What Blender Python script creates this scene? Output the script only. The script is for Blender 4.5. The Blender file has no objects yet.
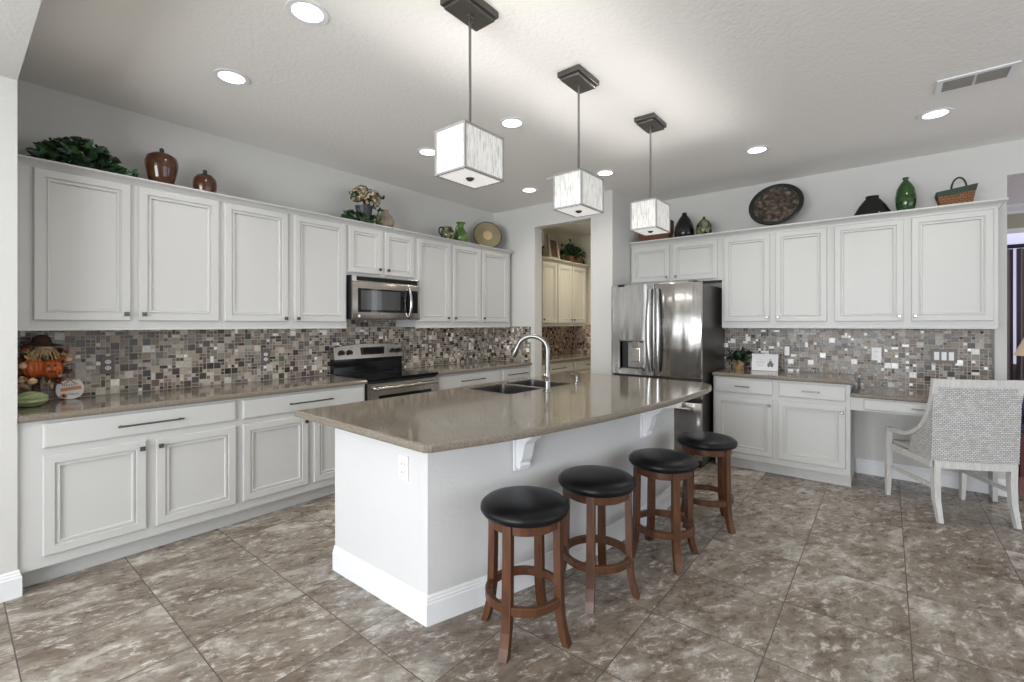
import bpy, bmesh, math, random
from mathutils import Vector, Matrix
from mathutils.geometry import tessellate_polygon
R = math.radians
col = bpy.context.scene.collection
sc = bpy.context.scene

# ------------------------------------------------------------ camera, world, exposure
CAM_H = 1.38
F_PX = 462.06
cam_d = bpy.data.cameras.new('camera'); cam = bpy.data.objects.new('camera', cam_d); col.objects.link(cam)
cam_d.sensor_width = 36; cam_d.lens = 36 * F_PX / 1024
cam_d.shift_y = -(341 - 324.7) / 1024
cam_d.clip_start = 0.02
cam.location = (0, 0, CAM_H)
cam.rotation_euler = (R(90), 0, R(39.083 - 90))
sc.camera = cam
sc.view_settings.view_transform = 'Standard'
sc.view_settings.look = 'None'
sc.view_settings.gamma = 1
sc.view_settings.use_curve_mapping = False
sc.view_settings.exposure = 0.0

world = bpy.data.worlds.new('daylight'); sc.world = world; world.use_nodes = True
wb = world.node_tree.nodes['Background']; wb.inputs[0].default_value = (0.8, 0.9, 1.0, 1); wb.inputs[1].default_value = 1.0

def area(name, loc, rot, sx, sy, power, colr):
    l = bpy.data.lights.new(name, 'AREA'); l.shape = 'RECTANGLE'; l.size = sx; l.size_y = sy
    l.energy = power; l.color = colr
    o = bpy.data.objects.new(name, l); o.location = loc; o.rotation_euler = rot; col.objects.link(o)
    return o
# daylight from the windows behind the camera, plus an added nook light
area('daylight_window_rear', (-3.95, 0.55, 1.45), (0, R(-120), 0), 2.2, 3.8, 330, (0.93, 0.96, 1.0))
area('daylight_window_side', (2.5, -4.45, 1.35), (R(122), 0, 0), 4.2, 2.3, 52, (0.96, 0.97, 1.0))
area('added_nook_light', (-2.2, 3.60, 1.45), (R(-97), 0, 0), 2.3, 1.7, 55, (0.95, 0.97, 1.0))  # unseen source added to brighten the refrigerator door's reflection
area('daylight_living_room', (7.0, -4.3, 1.6), (R(90), 0, 0), 1.8, 1.8, 40, (0.92, 0.90, 1.0))

# ------------------------------------------------------------ materials
def mat(name, colr, rough=0.5, metal=0.0, spec=0.5, emit=None, estr=0, coat=0, trans=0):
    m = bpy.data.materials.new(name); m.use_nodes = True
    b = m.node_tree.nodes['Principled BSDF']
    b.inputs['Base Color'].default_value = (*colr, 1); b.inputs['Roughness'].default_value = rough
    b.inputs['Metallic'].default_value = metal; b.inputs['Specular IOR Level'].default_value = spec
    if emit: b.inputs['Emission Color'].default_value = (*emit, 1); b.inputs['Emission Strength'].default_value = estr
    if coat: b.inputs['Coat Weight'].default_value = coat; b.inputs['Coat Roughness'].default_value = 0.08
    if trans: b.inputs['Transmission Weight'].default_value = trans
    return m
class N:
    def __init__(s, m): s.t = m.node_tree; s.b = s.t.nodes['Principled BSDF']
    def n(s, typ, **kw):
        o = s.t.nodes.new(typ)
        for k, v in kw.items():
            if hasattr(o, k): setattr(o, k, v)
            else: o.inputs[k].default_value = v
        return o
    def l(s, a, b): s.t.links.new(a, b)
    def ramp(s, fac, stops):
        r = s.n('ShaderNodeValToRGB'); e = r.color_ramp.elements
        while len(e) < len(stops): e.new(0.5)
        for q, (p, c) in zip(e, stops): q.position = p; q.color = (*c, 1)
        s.l(fac, r.inputs[0]); return r.outputs[0]
    def coord(s, which='Object'): return s.n('ShaderNodeTexCoord').outputs[which]
    def noise(s, vec, scale, detail=4, rough=0.5, dist=0.0):
        o = s.n('ShaderNodeTexNoise'); o.inputs['Scale'].default_value = scale; o.inputs['Detail'].default_value = detail
        o.inputs['Roughness'].default_value = rough; o.inputs['Distortion'].default_value = dist
        s.l(vec, o.inputs['Vector']); return o.outputs['Fac']
    def mapping(s, vec, loc=(0, 0, 0), scale=(1, 1, 1), rot=(0, 0, 0)):
        o = s.n('ShaderNodeMapping'); o.inputs['Location'].default_value = loc; o.inputs['Scale'].default_value = scale
        o.inputs['Rotation'].default_value = rot; s.l(vec, o.inputs['Vector']); return o.outputs[0]
    def bump(s, h, strength=0.2, dist=0.01):
        o = s.n('ShaderNodeBump'); o.inputs['Strength'].default_value = strength; o.inputs['Distance'].default_value = dist
        s.l(h, o.inputs['Height']); s.l(o.outputs[0], s.b.inputs['Normal'])
    def mix(s, fac, a, b, mode='MIX'):
        o = s.n('ShaderNodeMix'); o.data_type = 'RGBA'; o.blend_type = mode
        for v, i in ((fac, 0), (a, 6), (b, 7)):
            if hasattr(v, 'is_linked') or hasattr(v, 'links'): s.l(v, o.inputs[i])
            else: o.inputs[i].default_value = v if i == 0 else (*v, 1)
        return o.outputs[2]
    def math(s, op, a, b=0.0, c=None):
        o = s.n('ShaderNodeMath'); o.operation = op
        for i, v in enumerate((a, b) if c is None else (a, b, c)):
            if hasattr(v, 'links'): s.l(v, o.inputs[i])
            else: o.inputs[i].default_value = v
        return o.outputs[0]

def plaster(name, c, scale, st):
    m = mat(name, c, 0.85, spec=0.2); n = N(m)
    n.bump(n.noise(n.coord(), scale, 3, 0.6), st, 0.006); return m
M = {}
M['wall'] = plaster('wall_paint', (0.62, 0.615, 0.59), 70, 0.25)
M['ceiling'] = plaster('ceiling_paint', (0.86, 0.845, 0.82), 42, 0.6)
M['trim'] = mat('trim_paint', (0.80, 0.81, 0.83), 0.35)
M['islandwall'] = plaster('island_wall_paint', (0.64, 0.64, 0.64), 70, 0.25)
M['cabinet'] = mat('cabinet_paint', (0.56, 0.56, 0.545), 0.40)
M['pantry_wall'] = plaster('pantry_wall_paint', (0.74, 0.69, 0.56), 70, 0.2)
M['pantry_cabinet'] = mat('pantry_cabinet_paint', (0.60, 0.585, 0.515), 0.4)
M['pewter'] = mat('dark_pewter', (0.10, 0.095, 0.09), 0.35, 0.8)
M['nickel'] = mat('brushed_nickel', (0.26, 0.255, 0.25), 0.30, 1.0)
M['chrome'] = mat('satin_chrome', (0.45, 0.45, 0.45), 0.22, 1.0)
M['black'] = mat('black_gloss', (0.006, 0.006, 0.007), 0.08, spec=0.3)
M['cooktop'] = mat('black_cooktop_glass', (0.005, 0.005, 0.006), 0.12, spec=0.12)
M['blackmatte'] = mat('black_matte', (0.012, 0.012, 0.013), 0.45)
M['glasspanel'] = mat('dark_glass_panel', (0.05, 0.052, 0.05), 0.12)
M['bronze'] = mat('dark_bronze', (0.085, 0.078, 0.07), 0.30, 0.5)
M['plastic'] = mat('white_plastic', (0.80, 0.80, 0.80), 0.35)
M['greyplate'] = mat('brown_outlet_plate', (0.14, 0.115, 0.10), 0.4)
M['slot'] = mat('outlet_slots', (0.03, 0.03, 0.03), 0.5)
M['white'] = mat('white_frame_paint', (0.78, 0.76, 0.77), 0.4)
M['leather'] = mat('black_leather', (0.006, 0.006, 0.007), 0.34, spec=0.25)
n = N(M['leather']); n.bump(n.noise(n.coord(), 90, 3), 0.12, 0.003)
M['cream'] = mat('cream_rod', (0.8, 0.8, 0.8), 0.4)

def steel(name, base, rough, vert=True):
    m = mat(name, base, rough, 1.0); n = N(m)
    v = n.mapping(n.coord(), scale=(60, 60, 0.6) if vert else (1, 1, 90))
    nf = n.noise(v, 6, 3, 0.6)
    rr = n.ramp(nf, [(0.2, (rough * 0.7,) * 3), (0.8, (rough * 1.35,) * 3)]); n.l(rr, n.b.inputs['Roughness'])
    w = n.noise(n.mapping(n.coord(), scale=(5.0, 5.0, 0.35)), 1.6, 1, 0.4)
    n.bump(w, 0.8, 0.03)
    return m
M['steel'] = steel('stainless_steel', (0.50, 0.49, 0.48), 0.20)
M['steel_range'] = mat('stainless_trim', (0.47, 0.44, 0.40), 0.20, 1.0)
M['darksteel'] = mat('fridge_side_paint', (0.055, 0.05, 0.045), 0.32, 0.3)

# quartz worktop: taupe with fine pale and dark specks
def quartz(name, base):
    m = mat(name, base, 0.10, spec=0.6); n = N(m); c = n.coord()
    a = n.noise(c, 190, 2, 0.7); b = n.noise(c, 95, 2, 0.6)
    c1 = n.ramp(a, [(0.30, tuple(x * 0.45 for x in base)), (0.42, base), (0.60, base), (0.72, tuple(min(1, x * 2.1) for x in base))])
    c2 = n.ramp(b, [(0.42, tuple(x * 0.8 for x in base)), (0.62, tuple(x * 1.25 for x in base))])
    n.l(n.mix(0.5, c1, c2), n.b.inputs['Base Color']); return m
M['quartz'] = quartz('quartz_worktop', (0.205, 0.177, 0.140))

# floor: large stone-look tiles on a square grid
def tile_floor():
    m = mat('stone_floor_tile', (0.4, 0.35, 0.3), 0.3, spec=0.35); n = N(m); g = n.n('ShaderNodeNewGeometry').outputs['Position']
    X0, SX, Y0, SY = 0.680, 0.4895, -0.080, 0.4785
    sep = n.n('ShaderNodeSeparateXYZ'); n.l(g, sep.inputs[0])
    u = n.math('DIVIDE', n.math('SUBTRACT', sep.outputs[0], X0), SX); v = n.math('DIVIDE', n.math('SUBTRACT', sep.outputs[1], Y0), SY)
    def edge(q):
        f = n.math('FRACT', q); return n.math('SUBTRACT', 0.5, n.math('ABSOLUTE', n.math('SUBTRACT', f, 0.5)))
    d = n.math('MINIMUM', edge(u), edge(v))
    grout = n.math('LESS_THAN', d, 0.0050)
    fu, fv = n.math('FLOOR', u), n.math('FLOOR', v)
    cmb = n.n('ShaderNodeCombineXYZ'); n.l(fu, cmb.inputs[0]); n.l(fv, cmb.inputs[1])
    wn = n.n('ShaderNodeTexWhiteNoise'); wn.noise_dimensions = '2D'; n.l(cmb.outputs[0], wn.inputs['Vector'])
    off = n.n('ShaderNodeVectorMath'); off.operation = 'SCALE'; n.l(wn.outputs['Color'], off.inputs[0]); off.inputs['Scale'].default_value = 3.0
    add = n.n('ShaderNodeVectorMath'); add.operation = 'ADD'; n.l(g, add.inputs[0]); n.l(off.outputs[0], add.inputs[1])
    pos = n.mapping(add.outputs[0], scale=(1.0, 1.0, 1.0), rot=(0, 0, R(24)))
    pos2 = n.mapping(pos, scale=(1.0, 1.7, 1))
    big = n.noise(pos2, 2.5, 9, 0.72, 0.7)
    fine = n.noise(pos2, 14, 8, 0.72, 0.4)
    vein = n.noise(pos2, 4.4, 8, 0.7, 0.9)
    c1 = n.ramp(big, [(0.33, (0.145, 0.110, 0.082)), (0.45, (0.215, 0.178, 0.142)), (0.54, (0.285, 0.252, 0.214)), (0.63, (0.45, 0.43, 0.39))])
    c2 = n.ramp(fine, [(0.34, (0.62, 0.59, 0.56)), (0.5, (0.97, 0.95, 0.93)), (0.68, (1.22, 1.2, 1.16))])
    c = n.mix(0.75, c1, c2, 'MULTIPLY')
    v1 = n.ramp(n.math('ABSOLUTE', n.math('SUBTRACT', vein, 0.5)), [(0.0, (1, 1, 1)), (0.045, (0, 0, 0))])
    v2 = n.ramp(fine, [(0.50, (0, 0, 0)), (0.60, (1, 1, 1))])
    f1 = n.mix(1.0, v1, v2, 'MULTIPLY')
    c = n.mix(f1, c, (0.66, 0.64, 0.61))
    dk = n.ramp(n.noise(pos2, 24, 5, 0.8), [(0.60, (0, 0, 0)), (0.68, (0.7, 0.7, 0.7))])
    dm = n.ramp(n.noise(pos2, 3.1, 2, 0.5), [(0.56, (0, 0, 0)), (0.64, (1, 1, 1))])
    c = n.mix(n.mix(1.0, dk, dm, 'MULTIPLY'), c, (0.10, 0.085, 0.075))
    tone = n.ramp(wn.outputs['Value'], [(0.0, (0.92, 0.92, 0.92)), (1.0, (1.06, 1.06, 1.06))])
    c = n.mix(1.0, c, tone, 'MULTIPLY')
    c = n.mix(grout, c, (0.11, 0.092, 0.078))
    n.l(c, n.b.inputs['Base Color'])
    rr = n.mix(grout, n.ramp(fine, [(0.3, (0.22,) * 3), (0.7, (0.40,) * 3)]), (0.8, 0.8, 0.8)); n.l(rr, n.b.inputs['Roughness'])
    hgt = n.mix(grout, n.ramp(fine, [(0.3, (0.8,) * 3), (0.7, (1.0,) * 3)]), (0, 0, 0))
    n.bump(hgt, 0.35, 0.004)
    return m
M['floor'] = tile_floor()

def wood(name, c1, c2, sc_=(14, 14, 1.5), rough=0.35):
    m = mat(name, c1, rough); n = N(m)
    f = n.noise(n.mapping(n.coord(), scale=sc_), 3, 5, 0.6, 0.8)
    n.l(n.ramp(f, [(0.3, c1), (0.7, c2)]), n.b.inputs['Base Color']); return m
M['wood'] = wood('stool_wood', (0.052, 0.019, 0.008), (0.125, 0.047, 0.019))
M['woodfloor'] = wood('living_wood_floor', (0.22, 0.10, 0.09), (0.36, 0.19, 0.17), (1.2, 12, 1), 0.25)  # reddish wood, pinkish tint paints in the purple light on it
M['greywood'] = wood('whitewashed_wood', (0.50, 0.49, 0.47), (0.66, 0.65, 0.63), (20, 20, 3), 0.6)
M['brownwood'] = wood('brown_furniture_wood', (0.14, 0.06, 0.03), (0.25, 0.12, 0.06))

def weave(name, light, dark, sx=95, st=0.8, gap=0.22):
    m = mat(name, light, 0.75); n = N(m)
    uv = n.mapping(n.coord('UV'), scale=(sx, sx, 1), rot=(0, 0, R(0)))
    br = n.n('ShaderNodeTexBrick'); n.l(uv, br.inputs['Vector'])
    br.inputs['Scale'].default_value = 1.0; br.inputs['Mortar Size'].default_value = 0.105; br.inputs['Brick Width'].default_value = 1.3; br.inputs['Row Height'].default_value = 0.75
    br.inputs['Color1'].default_value = (*light, 1); br.inputs['Color2'].default_value = (*(x * 0.72 for x in light), 1); br.inputs['Mortar'].default_value = (*dark, 1)
    br.inputs['Mortar Smooth'].default_value = 0.6
    n.l(br.outputs['Color'], n.b.inputs['Base Color']); n.bump(br.outputs['Fac'], -st, 0.004); return m
M['weave'] = weave('woven_rope', (0.64, 0.635, 0.62), (0.17, 0.167, 0.16), 58)
M['wicker'] = weave('wicker', (0.26, 0.115, 0.045), (0.05, 0.02, 0.01), 42)
M['wicker2'] = weave('brown_wicker', (0.20, 0.085, 0.035), (0.04, 0.015, 0.008), 110)

def shade_mat():
    m = mat('pendant_fabric', (0.85, 0.85, 0.82), 0.8, spec=0.1); n = N(m)
    v = n.mapping(n.coord('Object'), scale=(70, 70, 5)); f = n.noise(v, 3, 4, 0.65, 0.3)
    c = n.ramp(f, [(0.36, (0.42, 0.415, 0.385)), (0.45, (0.68, 0.675, 0.64)), (0.56, (0.78, 0.775, 0.745)), (0.7, (0.84, 0.835, 0.81))])
    n.l(c, n.b.inputs['Base Color']); n.l(c, n.b.inputs['Emission Color']); n.b.inputs['Emission Strength'].default_value = 0.26
    return m
M['shade'] = shade_mat()
M['diffuser'] = mat('pendant_diffuser', (0.9, 0.9, 0.88), 0.6, emit=(1, 0.99, 0.95), estr=0.42)
M['lens'] = mat('downlight_lens', (0.9, 0.9, 0.9), 0.5, emit=(1, 0.98, 0.94), estr=6.0)
M['lampshade'] = mat('lamp_shade_fabric', (0.75, 0.62, 0.50), 0.8, emit=(1, 0.8, 0.6), estr=0.25)
M['shadetrim'] = mat('pendant_edge_metal', (0.42, 0.41, 0.40), 0.4, 0.6)

def mosaic_mat(name):
    m = mat(name, (0.3, 0.3, 0.3), 0.2); n = N(m)
    a = n.n('ShaderNodeAttribute'); a.attribute_name = 'tilecol'
    f = n.noise(n.coord(), 60, 4, 0.6)
    t = n.ramp(f, [(0.3, (0.78,) * 3), (0.7, (1.15,) * 3)])
    n.l(n.mix(1.0, a.outputs['Color'], t, 'MULTIPLY'), n.b.inputs['Base Color'])
    n.l(n.math('MULTIPLY_ADD', a.outputs['Alpha'], 0.6, 0.16), n.b.inputs['Roughness']); n.b.inputs['Specular IOR Level'].default_value = 0.4
    return m
M['mosaic'] = mosaic_mat('mosaic_tiles')
M['grout'] = mat('mosaic_grout', (0.50, 0.46, 0.41), 0.8)
M['leaf'] = mat('green_leaves', (0.035, 0.085, 0.025), 0.42)
M['leafdark'] = mat('dark_leaves', (0.012, 0.035, 0.012), 0.42)
for k in ('leaf', 'leafdark'):
    n = N(M[k]); b0 = tuple(M[k].node_tree.nodes['Principled BSDF'].inputs[0].default_value)[:3]
    n.l(n.ramp(n.noise(n.coord(), 30, 3), [(0.35, tuple(x * 0.5 for x in b0)), (0.68, tuple(x * 1.9 for x in b0))]), n.b.inputs['Base Color'])

def glaze(name, stops, scale=6, rough=0.1):
    m = mat(name, stops[0][1], rough, spec=0.6); n = N(m)
    n.l(n.ramp(n.noise(n.coord(), scale, 5, 0.6, 0.6), stops), n.b.inputs['Base Color']); return m
M['browng'] = glaze('brown_glaze', [(0.3, (0.035, 0.012, 0.006)), (0.55, (0.085, 0.032, 0.015)), (0.75, (0.26, 0.13, 0.05))])
M['greeng'] = glaze('green_glaze', [(0.3, (0.006, 0.024, 0.005)), (0.6, (0.03, 0.085, 0.018)), (0.8, (0.10, 0.19, 0.05))], 9)
M['vaseg'] = glaze('bright_green_glaze', [(0.3, (0.04, 0.09, 0.015)), (0.6, (0.10, 0.20, 0.045)), (0.8, (0.22, 0.32, 0.11))], 9)
M['oliveg'] = glaze('mottled_green_glaze', [(0.42, (0.012, 0.016, 0.006)), (0.5, (0.10, 0.12, 0.05)), (0.62, (0.28, 0.28, 0.16))], 22)
M['tanstone'] = glaze('tan_stoneware', [(0.3, (0.16, 0.125, 0.085)), (0.6, (0.30, 0.25, 0.18)), (0.8, (0.42, 0.36, 0.27))], 12, 0.3)
M['blackglaze'] = mat('black_glaze', (0.008, 0.008, 0.008), 0.1)
M['charcoal'] = mat('charcoal_pot', (0.035, 0.038, 0.045), 0.45)
M['goldbronze'] = glaze('bronze_disc', [(0.3, (0.24, 0.20, 0.11)), (0.7, (0.40, 0.35, 0.21))], 3, 0.25)
M['goldbronze'].node_tree.nodes['Principled BSDF'].inputs['Metallic'].default_value = 0.25
M['gold'] = mat('pale_gold', (0.62, 0.48, 0.28), 0.35, 0.4)
M['pewterplate'] = glaze('engraved_bronze', [(0.40, (0.02, 0.016, 0.012)), (0.52, (0.085, 0.062, 0.045)), (0.70, (0.24, 0.19, 0.14))], 26, 0.3)
M['platerim'] = mat('dark_metal_rim', (0.06, 0.065, 0.06), 0.22, 0.7)
M['petal'] = glaze('cream_petals', [(0.35, (0.16, 0.17, 0.06)), (0.5, (0.42, 0.36, 0.24)), (0.7, (0.60, 0.55, 0.40))], 30, 0.7)
M['petalbrown'] = mat('brown_petals', (0.12, 0.06, 0.035), 0.7)
M['pumpkin'] = glaze('orange_pumpkin', [(0.3, (0.33, 0.055, 0.010)), (0.7, (0.58, 0.14, 0.025))], 8, 0.25)
M['squash'] = glaze('green_squash', [(0.3, (0.20, 0.27, 0.11)), (0.7, (0.36, 0.43, 0.22))], 14, 0.4)
M['straw'] = glaze('straw', [(0.3, (0.35, 0.22, 0.10)), (0.7, (0.72, 0.55, 0.30))], 40, 0.8)
M['felt'] = mat('brown_felt', (0.075, 0.035, 0.022), 0.9)
M['skinfab'] = mat('doll_cloth', (0.62, 0.44, 0.28), 0.8)
M['rust'] = mat('rust_leaves', (0.28, 0.075, 0.03), 0.7)
M['potterra'] = weave('wooden_pot', (0.42, 0.27, 0.13), (0.25, 0.14, 0.06), 20)
M['orangetxt'] = mat('orange_banner', (0.62, 0.26, 0.10), 0.6)
M['ink'] = mat('grey_ink', (0.16, 0.15, 0.15), 0.7)
M['inklight'] = mat('pale_ink', (0.42, 0.40, 0.41), 0.7)
M['greenband'] = weave('dark_green_band', (0.045, 0.075, 0.05), (0.015, 0.025, 0.018), 60)
M['photo'] = glaze('dark_picture', [(0.3, (0.02, 0.012, 0.008)), (0.7, (0.16, 0.08, 0.05))], 14, 0.3)
M['taupeframe'] = mat('taupe_frame', (0.42, 0.37, 0.30), 0.5)
M['basin'] = mat('sink_steel', (0.22, 0.22, 0.215), 0.33, 1.0)
M['curtain'] = mat('grey_violet_curtain', (0.16, 0.135, 0.145), 0.8)
M['sheer'] = mat('pale_sheer', (0.62, 0.62, 0.80), 0.8)
M['winglow'] = mat('lit_window', (0.7, 0.7, 0.9), 0.4, emit=(0.72, 0.70, 0.95), estr=0.65)
M['livwall'] = mat('living_wall_paint', (0.40, 0.38, 0.30), 0.8)
M['blue'] = mat('navy_leather', (0.02, 0.03, 0.10), 0.12)
M['burner'] = mat('burner_ring', (0.05, 0.05, 0.05), 0.25)
M['burgundy'] = mat('burgundy_wood', (0.10, 0.02, 0.02), 0.3)

# ------------------------------------------------------------ mesh helpers
class MB:
    def __init__(s): s.bm = bmesh.new(); s.uv = s.bm.loops.layers.uv.new('UVMap')
    def face(s, vs, mi=0):
        try: f = s.bm.faces.new(vs); f.material_index = mi; return f
        except ValueError: return None
    def poly(s, pts, mi=0): return s.face([s.bm.verts.new(p) for p in pts], mi)
    def box(s, x0, x1, y0, y1, z0, z1, mi=0, bev=0.0, seg=2):
        if x0 > x1: x0, x1 = x1, x0
        if y0 > y1: y0, y1 = y1, y0
        if z0 > z1: z0, z1 = z1, z0
        v = [s.bm.verts.new(p) for p in ((x0, y0, z0), (x1, y0, z0), (x1, y1, z0), (x0, y1, z0), (x0, y0, z1), (x1, y0, z1), (x1, y1, z1), (x0, y1, z1))]
        fs = [s.face([v[i] for i in q], mi) for q in ((3, 2, 1, 0), (4, 5, 6, 7), (0, 1, 5, 4), (1, 2, 6, 5), (2, 3, 7, 6), (3, 0, 4, 7))]
        if bev:
            es = list({e for f in fs for e in f.edges})
            r = bmesh.ops.bevel(s.bm, geom=es, offset=bev, segments=seg, profile=0.5, affect='EDGES')
            for f in r['faces']: f.material_index = mi
        return v
    def rings(s, rs, mi=0, cap0=True, cap1=True, closed=True):
        """connect successive rings of points"""
        V = [[s.bm.verts.new(p) for p in r] for r in rs]
        for a, b in zip(V, V[1:]):
            k = len(a)
            for i in range(k if closed else k - 1):
                s.face((a[i], a[(i + 1) % k], b[(i + 1) % k], b[i]), mi)
        if cap0: s.face(V[0][::-1], mi)
        if cap1: s.face(V[-1], mi)
        return V
    def lathe(s, prof, c=(0, 0, 0), seg=28, mi=0, sx=1, sy=1, cap0=True, cap1=True):
        s.rings([[(c[0] + r * sx * math.cos(2 * math.pi * i / seg), c[1] + r * sy * math.sin(2 * math.pi * i / seg), c[2] + z) for i in range(seg)] for r, z in prof], mi, cap0, cap1)
    def ring(s, r0, r1, z0, z1, c=(0, 0, 0), seg=36, mi=0, b=0.004):
        prof = [(r0, z0 + b), (r0 + b, z0), (r1 - b, z0), (r1, z0 + b), (r1, z1 - b), (r1 - b, z1), (r0 + b, z1), (r0, z1 - b)]
        V = [[s.bm.verts.new((c[0] + r * math.cos(2 * math.pi * i / seg), c[1] + r * math.sin(2 * math.pi * i / seg), c[2] + z)) for i in range(seg)] for r, z in prof]
        for j in range(8):
            a, b_ = V[j], V[(j + 1) % 8]
            for i in range(seg): s.face((a[i], a[(i + 1) % seg], b_[(i + 1) % seg], b_[i]), mi)
    def tube(s, pts, r, seg=10, mi=0, cap=True):
        pts = [Vector(p) for p in pts]; rs = []
        up = Vector((0, 0, 1)); prev = None
        for i, p in enumerate(pts):
            t = (pts[min(i + 1, len(pts) - 1)] - pts[max(i - 1, 0)]).normalized()
            if prev is None:
                a = t.cross(up if abs(t.z) < 0.9 else Vector((1, 0, 0))).normalized()
            else:
                a = (prev - t * prev.dot(t)).normalized()
            b = t.cross(a); prev = a; rr = r[i] if isinstance(r, (list, tuple)) else r
            rs.append([p + (a * math.cos(2 * math.pi * k / seg) + b * math.sin(2 * math.pi * k / seg)) * rr for k in range(seg)])
        s.rings(rs, mi, cap, cap)
    def prism(s, outer, holes, z0, z1, fn=lambda a, b, z: (a, b, z), mi=0):
        polys = [[Vector((a, b, 0)) for a, b in p] for p in [outer] + holes]
        tri = tessellate_polygon(polys); flat = [q for p in polys for q in p]
        A = [s.bm.verts.new(fn(q.x, q.y, z0)) for q in flat]; B = [s.bm.verts.new(fn(q.x, q.y, z1)) for q in flat]
        for t in tri:
            s.face([A[i] for i in t][::-1], mi); s.face([B[i] for i in t], mi)
        k = 0
        for p in polys:
            m_ = len(p)
            for i in range(m_):
                j = (i + 1) % m_; s.face((A[k + i], A[k + j], B[k + j], B[k + i]), mi)
            k += m_
    def boxuv(s, sc_=1.0):
        for f in s.bm.faces:
            n_ = f.normal if f.normal.length else Vector((0, 0, 1)); f.normal_update(); n_ = f.normal
            ax = max(range(3), key=lambda i: abs(n_[i]))
            for l in f.loops:
                c = l.vert.co
                l[s.uv].uv = ((c.y, c.z) if ax == 0 else (c.x, c.z) if ax == 1 else (c.x, c.y))
    def build(s, name, mats, parent=None, smooth=False, loc=None, angle=40):
        bmesh.ops.recalc_face_normals(s.bm, faces=s.bm.faces)
        s.boxuv()
        me = bpy.data.meshes.new(name); s.bm.to_mesh(me); s.bm.free()
        for m in (mats if isinstance(mats, (list, tuple)) else [mats]): me.materials.append(M[m] if isinstance(m, str) else m)
        o = bpy.data.objects.new(name, me); col.objects.link(o)
        if parent: o.parent = parent
        if loc: o.location = loc
        if smooth:
            for p in me.polygons: p.use_smooth = True
            me.set_sharp_from_angle(angle=R(angle))
        return o
def tag(o, label=None, cat=None, group=None, kind=None):
    for k, v in (('label', label), ('category', cat), ('group', group), ('kind', kind)):
        if v: o[k] = v
    return o
def thing(name, label, cat, loc=(0, 0, 0), rz=0, group=None):
    o = bpy.data.objects.new(name, None); col.objects.link(o); o.location = loc; o.rotation_euler = (0, 0, rz); o.empty_display_size = 0.1
    return tag(o, label, cat, group)
def copy_tree(o, parent=None):
    c = o.copy(); col.objects.link(c); c.parent = parent
    for ch in list(o.children): copy_tree(ch, c)
    return c
def struct(name, mb, m, parent=None, smooth=False):
    o = mb.build(name, m, parent, smooth)
    if not parent: o['kind'] = 'structure'
    return o

# ------------------------------------------------------------ key dimensions
CEIL = 2.85
WL = 4.044          # left wall plane (faces -Y)
XD = 4.595          # wall with pantry doorway (faces -X)
WR = 5.39           # right wall plane (faces -X)
X0 = 0.238          # left end of the cabinet run
BF = 3.444          # base cabinet face (left run)
UF = WL - 0.33      # upper cabinet face (left run)
CT = 0.915; CTB = 0.878
PX = 6.62           # pantry end wall

# ------------------------------------------------------------ room shell
m = MB(); m.box(-4.1, WR + 0.12, -4.6, 4.2, -0.1, 0); m.box(WR + 0.12, PX + 0.2, 1.30, 4.2, -0.1, 0); struct('floor', m, 'floor')
m = MB(); m.box(WR + 0.12, 9.2, -4.6, 1.29, -0.1, 0); struct('floor_living', m, 'woodfloor')
m = MB(); m.box(-4.1, 9.2, -4.6, 4.2, CEIL, CEIL + 0.1); struct('ceiling', m, 'ceiling')
m = MB(); m.box(X0, XD, WL, WL + 0.12, 0, CEIL); struct('wall_left', m, 'wall')
m = MB(); m.box(-1.0, X0, 3.43, WL + 0.12, 0, CEIL); m.box(-3.4, -1.0, 3.43, 3.58, 0, 0.55); m.box(-3.4, -1.0, 3.43, 3.58, 2.35, CEIL); m.box(-4.0, -3.4, 3.43, 3.58, 0, CEIL); struct('wall_stub', m, 'wall')
m = MB()
for x in (-3.4, -2.225, -1.05): m.box(x, x + 0.05, 3.41, 3.45, 0.55, 2.35)
m.box(-3.4, -1.0, 3.41, 3.45, 0.55, 0.60); m.box(-3.4, -1.0, 3.41, 3.45, 2.30, 2.35); struct('added_nook_window', m, 'trim')  # unseen window frame added to go with the nook light
m = MB(); m.box(-0.2, X0, -4.5, 3.43, 2.62, CEIL); struct('wall_header', m, 'wall')
# doorway wall with opening Y 2.591..3.372, up to 2.582; its short return carries on to the fridge alcove
m = MB(); m.box(XD, XD + 0.15, 3.372, WL, 0, CEIL); m.box(XD, XD + 0.15, 2.591, 3.372, 2.582, CEIL); m.box(XD, XD + 0.15, 2.325, 2.591, 0, CEIL); m.box(XD + 0.15, WR, 2.325, 2.42, 0, CEIL)
struct('wall_doorway', m, 'wall')
m = MB(); m.box(WR, WR + 0.12, -0.747, 2.42, 0, CEIL); m.box(WR, WR + 0.12, -2.6, -0.747, 2.582, CEIL); m.box(WR, WR + 0.12, -4.5, -2.6, 0, CEIL); struct('wall_right', m, 'wall')
# pantry
m = MB(); m.box(XD + 0.001, PX, WL, WL + 0.12, 0, CEIL); struct('wall_pantry_left', m, 'pantry_wall')
m = MB(); m.box(PX, PX + 0.12, 1.3, WL + 0.12, 0, CEIL); struct('wall_pantry_end', m, 'pantry_wall')
m = MB(); m.box(WR + 0.12, PX, 1.3, 1.42, 0, CEIL); struct('wall_pantry_right', m, 'pantry_wall')
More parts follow.
